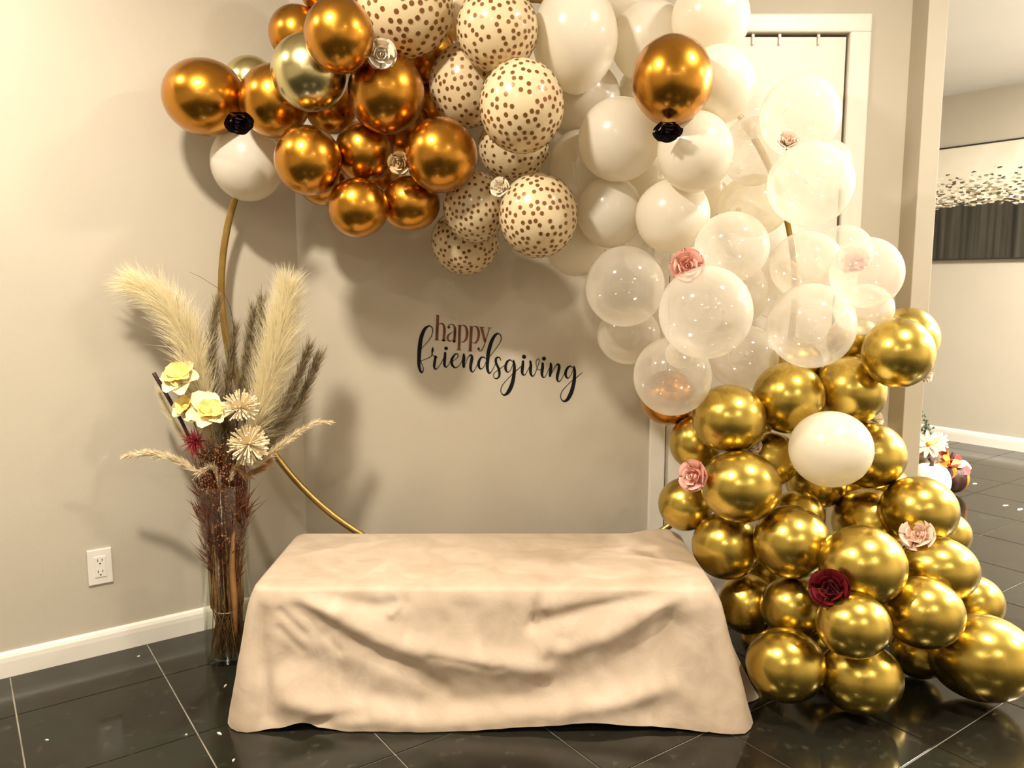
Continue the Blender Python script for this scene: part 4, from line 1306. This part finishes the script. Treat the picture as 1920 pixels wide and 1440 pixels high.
# straw pompom flowers
def spike_mesh(name, n, seed, hemi=-0.35):
    V = []; Fc = []; rng = random.Random(seed)
    for k in range(n):
        z = 1 - (1 - hemi) * (k + 0.5) / n; a = k * 2.39996; s = math.sqrt(max(0, 1 - z * z))
        d = (Vector((s * math.cos(a), s * math.sin(a), z)) + Vector((rng.gauss(0, .10), rng.gauss(0, .10), rng.gauss(0, .10)))).normalized()
        l = rng.uniform(0.82, 1.08); sd = d.cross(Vector((0.3, 0.5, 0.8))).normalized(); s2 = d.cross(sd)
        b = len(V); w0, w1 = 0.018, 0.048
        for (t, w) in ((0.12, w0), (l, w1)):
            for g in range(3):
                q = 2 * math.pi * g / 3; V.append(d * t + (sd * math.cos(q) + s2 * math.sin(q)) * w)
        for g in range(3): Fc.append((b + g, b + (g + 1) % 3, b + 3 + (g + 1) % 3, b + 3 + g))
        Fc.append((b + 3, b + 4, b + 5))
    return mesh(name, V, Fc)
for i, (x, y, dist, face, S, lab) in enumerate([
    (450, 765, 2.36, (0.1, -0.5, 0.85), 33, 'upper pale straw pompom flower, star shaped, in the vase'),
    (466, 834, 2.35, (0.2, 0.0, 1.0), 36, 'lower pale straw pompom flower, round and spiky, in the vase')]):
    e, P0 = facing_empty('straw_flower', x, y, dist, face, S)
    bpy.context.view_layer.update()
    f = link('floret_head', spike_mesh('floret_head', 150 if i else 90, i + 1, -0.5 if i else 0.0), M['strawflower'], e); f['kind'] = 'stuff'
    stem_to(e, P0, 22 + i, M['bark'], 0.003)
    tag(e, lab, 'flower', 'straw pompom flowers in the vase')
# crimson feathery flower
e, P0 = facing_empty('feather_flower', 366, 828, 2.36, (-0.5, 0.1, 0.8), 32)
bpy.context.view_layer.update()
V = []; Fc = []; rng = random.Random(77)
for k in range(170):
    d = Vector((rng.gauss(0, 1), rng.gauss(0, 1), abs(rng.gauss(0, 1)) * 0.7)).normalized()
    blade(V, Fc, Vector((0, 0, 0)), d, rng.uniform(0.5, 1.1), 0.03, 0.1, rng)
link('feathers', mesh('feathers', V, Fc), M['crimson'], e)['kind'] = 'stuff'
stem_to(e, P0, 25, M['rust'])
tag(e, 'crimson feathery flower at the left of the vase mouth', 'flower')

# rust berry grass: hair-thin stems ending in beads, filling the vase mouth
V = []; Fc = []; BV = []; BF = []
rng = random.Random(5)
ico = bmesh.new(); bmesh.ops.create_icosphere(ico, subdivisions=1, radius=1.0)
iv = [v.co.copy() for v in ico.verts]; icf = [tuple(v.index for v in f.verts) for f in ico.faces]; ico.free()
bo = Vector((VX, VY - 0.01, 0.02))
for k in range(800):
    a = rng.uniform(0, 6.283); rr = math.sqrt(rng.random())
    z = 0.36 + 0.37 * rng.random() ** 0.8
    w = 0.054 + max(0, z - 0.52) * 0.28
    tip = Vector((VX + 0.004 + w * rr * math.cos(a), VY - 0.012 + w * rr * math.sin(a) * 0.9, z))
    ft = Vector((VX + 0.02 * math.cos(a * 3), VY + 0.02 * math.sin(a * 3), 0.05 + rng.random() * 0.2))
    if z > 0.63 and tip.y < VY - 0.03: tip.y += 0.03
    md = ft.lerp(tip, 0.6) + Vector((rng.uniform(-1, 1), rng.uniform(-1, 1), 0)) * 0.012
    tube_into(V, Fc, [ft - bo, md - bo, tip - bo], [0.0008, 0.0006, 0.0004], 3, False)
    for j in range(rng.randint(2, 4)):
        c = tip - bo + Vector((rng.uniform(-1, 1), rng.uniform(-1, 1), rng.uniform(-1.5, 0.5))) * 0.012; b = len(BV); s = rng.uniform(0.0015, 0.0030)
        BV.extend(c + v * s for v in iv); BF.extend(tuple(b + q for q in f) for f in icf)
    # fine dry leaves thicken the bunch
    for j in range(3):
        blade(V, Fc, md - bo, (Vector((rng.gauss(0, .35), rng.gauss(0, .35), 1))).normalized(), rng.uniform(0.06, 0.13), 0.0024, 0.05, rng)
bg = empty('berry_grass', bo)
link('stems', mesh('stems', V, Fc), M['rust'], bg)['kind'] = 'stuff'
link('berries', mesh('berries', BV, BF), M['bead'], bg)['kind'] = 'stuff'
tag(bg, 'dense rust-red berry grass filling the mouth of the glass vase', 'berry grass')
# straw stalks standing in the vase
V = []; Fc = []; rng = random.Random(8)
so = Vector((VX, VY, 0.014))
for k in range(170):
    a0, a1 = rng.uniform(0, 6.283), rng.uniform(0, 6.283); r0 = 0.060 * math.sqrt(rng.random()); r1 = 0.056 * math.sqrt(rng.random()); rw = 0.052 * math.sqrt(rng.random())
    z1 = rng.uniform(0.30, 0.56)
    tube_into(V, Fc, [Vector((r0 * math.cos(a0), r0 * math.sin(a0), rng.uniform(0, 0.02))), Vector((rw * math.cos(a1), rw * math.sin(a1), 0.16)), Vector((r1 * math.cos(a1), r1 * math.sin(a1), z1))], [0.0014, 0.0016, 0.0011], 4)
ss = link('straw_stalks', mesh('straw_stalks', V, Fc), M['straw'], None, True); ss.location = so
tag(ss, 'bundle of rust and straw stalks standing inside the glass vase', 'stalks', kind='stuff')
# dried husk leaf and twine
V = []; Fc = []
hp = [(VX + 0.040, VY - 0.050, 0.09), (VX + 0.042, VY - 0.052, 0.20), (VX + 0.038, VY - 0.050, 0.32), (VX + 0.046, VY - 0.045, 0.43)]
hp = [Vector(q) for q in catmull(hp, 5)]
b0 = hp[0].copy()
o = tube('husk_leaf', [q - b0 for q in hp], [0.003 + 0.007 * math.sin(math.pi * i / (len(hp) - 1)) ** 0.8 for i in range(len(hp))], simple('orange_husk', (0.36, 0.16, 0.045), 0.55, 0.25, 30.0), None, 8)
o.location = b0; tag(o, 'orange-brown dried husk pressed against the vase glass at right', 'husk')
tw = [Vector((0.042 * math.cos(a), 0.042 * math.sin(a), 0.004 * math.sin(a))) for a in [2 * math.pi * k / 24 for k in range(25)]]
o = tube('twine', tw, 0.0022, M['seed'], None, 6); o.location = (VX, VY, 0.165)
tag(o, 'pale twine tied round the stalks low inside the vase', 'twine')
# cream seed sprays to both sides
sp = lambda t: 0.5 + 0.6 * math.sin(math.pi * t)
plume('seed_spray', 'cream seed spray reaching far left out of the vase', 'seed spray', [(412, 905, 2.40), (370, 885, 2.38), (330, 862, 2.37), (280, 850, 2.36), (232, 856, 2.35)], 27, 0.60, M['seed'], M['straw'], 900, 0.032, 0.0013, 0.7, 0.0, sp, 41, 'seed sprays in the vase', 0.0015)
plume('seed_spray', 'cream seed spray reaching far right towards the wall', 'seed spray', [(430, 905, 2.40), (490, 865, 2.38), (540, 825, 2.38), (585, 795, 2.38), (622, 792, 2.38)], 28, 0.58, M['seed'], M['straw'], 620, 0.030, 0.0011, 0.7, 0.0, sp, 42, 'seed sprays in the vase', 0.0013)
plume('seed_spray', 'short tan skeleton-leaf spray at the right of the vase mouth', 'seed spray', [(430, 905, 2.40), (462, 890, 2.38), (490, 878, 2.37), (508, 862, 2.37)], 29, 0.80, M['straw'], M['straw'], 420, 0.035, 0.0012, 0.5, 0.1, sp, 43, 'seed sprays in the vase', 0.0013)

# ---------------------------------------------------------------- autumn decorations beyond the wall end
def pumpkin_mesh(name, R, H, ribs=9, depth=0.10, squash=1.0):
    V = []; Fc = []; NU, NV = ribs * 6, 18
    for i in range(NV + 1):
        th = math.pi * i / NV
        for k in range(NU):
            w = 2 * math.pi * k / NU
            rb = 1 - depth * (abs(math.cos(ribs * w / 2)) ** 6) * math.sin(th) ** 0.5
            r = R * math.sin(th) ** 0.9 * rb
            z = H / 2 + H / 2 * math.cos(th) * (1 - 0.22 * math.exp(-(math.sin(th) / 0.35) ** 2))
            V.append((r * math.cos(w), r * math.sin(w), z))
    for i in range(NV):
        for k in range(NU):
            Fc.append((i * NU + k, (i + 1) * NU + k, (i + 1) * NU + (k + 1) % NU, i * NU + (k + 1) % NU))
    me = mesh(name, V, Fc); me.polygons.foreach_set('use_smooth', [True] * len(me.polygons)); return me
M['brown_pumpkin'] = simple('dark_brown_pumpkin', (0.045, 0.014, 0.009), 0.45, 0.6, 30.0, 0.3, 40.0)
M['orange'] = simple('orange_leaf', (0.75, 0.28, 0.02), 0.5, 0.25, 30.0)
M['red_leaf'] = simple('red_leaf', (0.30, 0.015, 0.01), 0.5, 0.3, 30.0)
M['cream_pumpkin'] = simple('cream_pumpkin', (0.88, 0.80, 0.62), 0.4, 0.06, 10.0)
def maple_mesh(S):
    out = []
    for k in range(33):
        a = -math.pi * 0.86 + 2 * math.pi * 0.86 * k / 32
        lobes = abs(math.cos(a * 2.5 / 1.72 * 1.0)) ** 1.4
        r = S * (0.38 + 0.62 * lobes * (1 - 0.12 * abs(a)))
        out.append((r * math.cos(a), r * math.sin(a)))
    V = [Vector((0, 0, 0.0))] + [Vector((x, y, 0.14 * S * math.sin(3 * math.atan2(y, x)) - 0.25 * (x * x + y * y) / S)) for x, y in out]
    V += [v - Vector((0, 0, 0.0015)) for v in V]
    n = len(out); Fc = [(0, k, k + 1) for k in range(1, n)] + [(n + 1, n + 1 + k + 1, n + 1 + k) for k in range(1, n)]
    Fc += [(k, n + 1 + k, n + 2 + k, k + 1) for k in range(1, n)]
    return mesh('leaf', V, Fc)
pf = on_floor(1793, 933)
pk = empty('pumpkin', (pf.x, pf.y + 0.10, 0))
link('pumpkin_body', pumpkin_mesh('pumpkin_body', 0.105, 0.185), M['brown_pumpkin'], pk)
tube('stalk', [(0, 0, 0.15), (0.008, -0.005, 0.20), (0.02, -0.01, 0.235)], [0.016, 0.011, 0.012], M['bark'], pk, 8)
lm = {}
for nm in ('orange', 'red_leaf', 'strawflower'):
    lm[nm] = maple_mesh(0.075); lm[nm].materials.append(M[nm])
for (nm, px, py, pz, rz, rx_, ry_) in (('orange', -0.02, -0.055, 0.172, -1.9, 0.2, 0.7), ('orange', -0.055, -0.02, 0.185, 2.7, 0.1, 0.4), ('orange', 0.0, -0.01, 0.205, 1.3, 1.0, -0.9),
                                      ('red_leaf', 0.005, -0.03, 0.195, 0.6, 0.5, -0.3), ('red_leaf', 0.03, -0.05, 0.182, -0.8, 0.3, 0.5), ('strawflower', 0.05, -0.03, 0.188, 0.1, 0.3, 0.2), ('red_leaf', 0.01, 0.0, 0.2, 2.2, -0.6, -0.6)):
    o = link('leaf', lm[nm], None, pk); o.location = (px, py, pz); o.rotation_euler = (rx_, ry_, rz)
# orange ribbon of silk down the side
V = []; Fc = []
for i in range(13):
    th = 0.35 + 2.2 * i / 12; hw = 0.020 * math.sin(math.pi * (0.12 + 0.8 * i / 12))
    r = 0.110 * math.sin(th) ** 0.9; z = 0.0925 + 0.096 * math.cos(th)
    for s in (-1, 1):
        a = -0.75 + s * hw / 0.10; V.append((r * math.cos(a), r * math.sin(a), z))
        V.append(((r - 0.004) * math.cos(a), (r - 0.004) * math.sin(a), z))
for i in range(12):
    a = i * 4; Fc += [(a, a + 2, a + 6, a + 4), (a, a + 4, a + 5, a + 1), (a + 2, a + 3, a + 7, a + 6)]
link('ribbon', mesh('ribbon', V, Fc), M['orange'], pk, True)
tag(pk, 'dark brown pumpkin decorated with orange and red maple leaves on the far floor', 'pumpkin')
cp = at(1740, 960, 4.30)
pk2 = empty('pumpkin', (cp.x, cp.y, 0))
link('pumpkin_body', pumpkin_mesh('pumpkin_body', 0.105, 0.215, 8, 0.06), M['cream_pumpkin'], pk2)
tube('stalk', [(0, 0, 0.18), (0.004, 0, 0.215), (-0.012, -0.004, 0.235)], [0.014, 0.010, 0.011], M['bark'], pk2, 8)
tag(pk2, 'plain cream pumpkin half hidden behind the gold balloons', 'pumpkin')
# small vase of autumn flowers behind
fv = at(1737, 905, 4.75); fv.z = 0
vs = link('flower_vase', lathe_mesh('flower_vase', [(0.001, 0.0), (0.055, 0.0), (0.075, 0.06), (0.072, 0.16), (0.05, 0.235), (0.058, 0.26), (0.052, 0.26), (0.044, 0.235), (0.06, 0.16), (0.001, 0.02)], 20), simple('mottled_brown_pot', (0.32, 0.22, 0.14), 0.5, 0.7, 18.0), None, True)
vs.location = fv; tag(vs, 'mottled brown flower pot behind the cream pumpkin', 'flower pot')
dp = flat_petal('petal', 1.0, 0.16, 0.3, 0.2); dp.materials.append(M['yellow_pale'])
for i, (x, y, dist, S, lab) in enumerate([(1741, 833, 4.66, 24, 'cream daisy facing out of the brown flower pot'), (1756, 838, 4.70, 18, 'smaller cream daisy at the right of the flower pot'), (1762, 826, 4.74, 15, 'orange-tinged daisy at the edge of the flower pot')]):
    e, P0 = facing_empty('daisy', x, y, dist, (0.3 * i, -0.3, 0.9), S)
    bpy.context.view_layer.update()
    for k in range(11):
        o = link('petal', dp, None, e); o.matrix_local = Matrix.Rotation(2 * math.pi * k / 11, 4, 'Z') @ Matrix.Rotation(random.uniform(-0.3, 0.1), 4, 'Y')
    link('flower_centre', lathe_mesh('flower_centre', [(0.001, 0.2), (0.14, 0.17), (0.2, 0.06), (0.05, 0.0)], 8), M['orange'], e, True)
    inv = e.matrix_world.inverted(); s = e.matrix_world.to_scale().x
    tube('stem', [inv @ Vector((fv.x, fv.y, 0.10)), inv @ Vector((fv.x, fv.y, 0.25)), inv @ P0], 0.0025 / s, M['green'], e, 5)
    tag(e, lab, 'daisy', 'daisies in the brown flower pot')
V = []; Fc = []; rng = random.Random(3)
for (x, y) in ((1733, 775), (1735, 790), (1727, 800), (1745, 806), (1738, 796)):
    tip = at(x, y, 4.78) - fv
    tube_into(V, Fc, [Vector((0, 0, 0.1)), Vector((0, 0, 0.25)), tip], [0.002, 0.002, 0.0012], 4)
    for j in range(16):
        p = Vector((0, 0, 0.25)).lerp(tip, 0.35 + 0.65 * j / 15) + Vector((rng.uniform(-1, 1), rng.uniform(-1, 1), rng.uniform(-1, 1))) * 0.016
        b = len(V); V.extend(p + v * rng.uniform(0.004, 0.009) for v in iv); Fc.extend(tuple(b + q for q in f) for f in icf)
o = link('eucalyptus_sprig', mesh('eucalyptus_sprig', V, Fc), simple('grey_green_leaf', (0.10, 0.13, 0.07), 0.5, 0.4, 30.0)); o.location = fv
tag(o, 'grey-green beaded sprigs rising from the brown flower pot', 'sprig', kind='stuff')

# ---------------------------------------------------------------- scraps on the floor
M['scrap'] = simple('white_scrap', (0.85, 0.80, 0.70), 0.6, 0.1)
SCR = [(1828, 907, 10, 0.3, 'white scrap on the floor right of the dark pumpkin'), (1885, 948, 13, 0.2, 'white scrap on the far floor at the right, left of its neighbour'), (1912, 955, 15, 0.5, 'largest white scrap on the far floor at the right picture edge'),
       (1788, 937, 12, 0.0, 'white scrap at the foot of the dark pumpkin'), (260, 1231, 5, 0.4, 'tiny white scrap on the floor below the left baseboard'), (88, 1388, 6, 0.1, 'tiny white scrap on the left floor tiles'),
       (411, 1376, 11, -0.6, 'L-shaped white scrap on the floor left of the cloth corner'), (423, 1286, 9, 1.4, 'thin white scrap on the floor beside the vase'), (438, 1426, 9, 1.5, 'thin white scrap at the bottom edge below the cloth corner'),
       (349, 1378, 4, 0.8, 'tiny white speck on the floor left of the cloth corner')]
rng = random.Random(21)
for (x, y, s, rot, lab) in SCR:
    p = on_floor(x, y); L = (p - Vector((0, 0, CAM_H))).length; S = s / F_PX * L * 0.6
    poly = []
    for k in range(7):
        a = 2 * math.pi * k / 7; rr = S * rng.uniform(0.6, 1.0); poly.append((rr * math.cos(a), 0.32 * rr * math.sin(a)))
    bm = bmesh.new()
    lo = [bm.verts.new((x_, y_, 0)) for x_, y_ in poly]; hi = [bm.verts.new((x_ * 0.96, y_ * 0.96, 0.0012 + 0.0010 * (k % 3))) for k, (x_, y_) in enumerate(poly)]
    bm.faces.new(lo); bm.faces.new(hi)
    for k in range(7): bm.faces.new((lo[k], lo[(k + 1) % 7], hi[(k + 1) % 7], hi[k]))
    o = link('paper_scrap', from_bm('paper_scrap', bm), M['scrap']); o.location = p + Vector((0, 0, 0.0002)); o.rotation_euler = (0, 0, rot)
    tag(o, lab, 'scrap', 'white scraps on the floor')
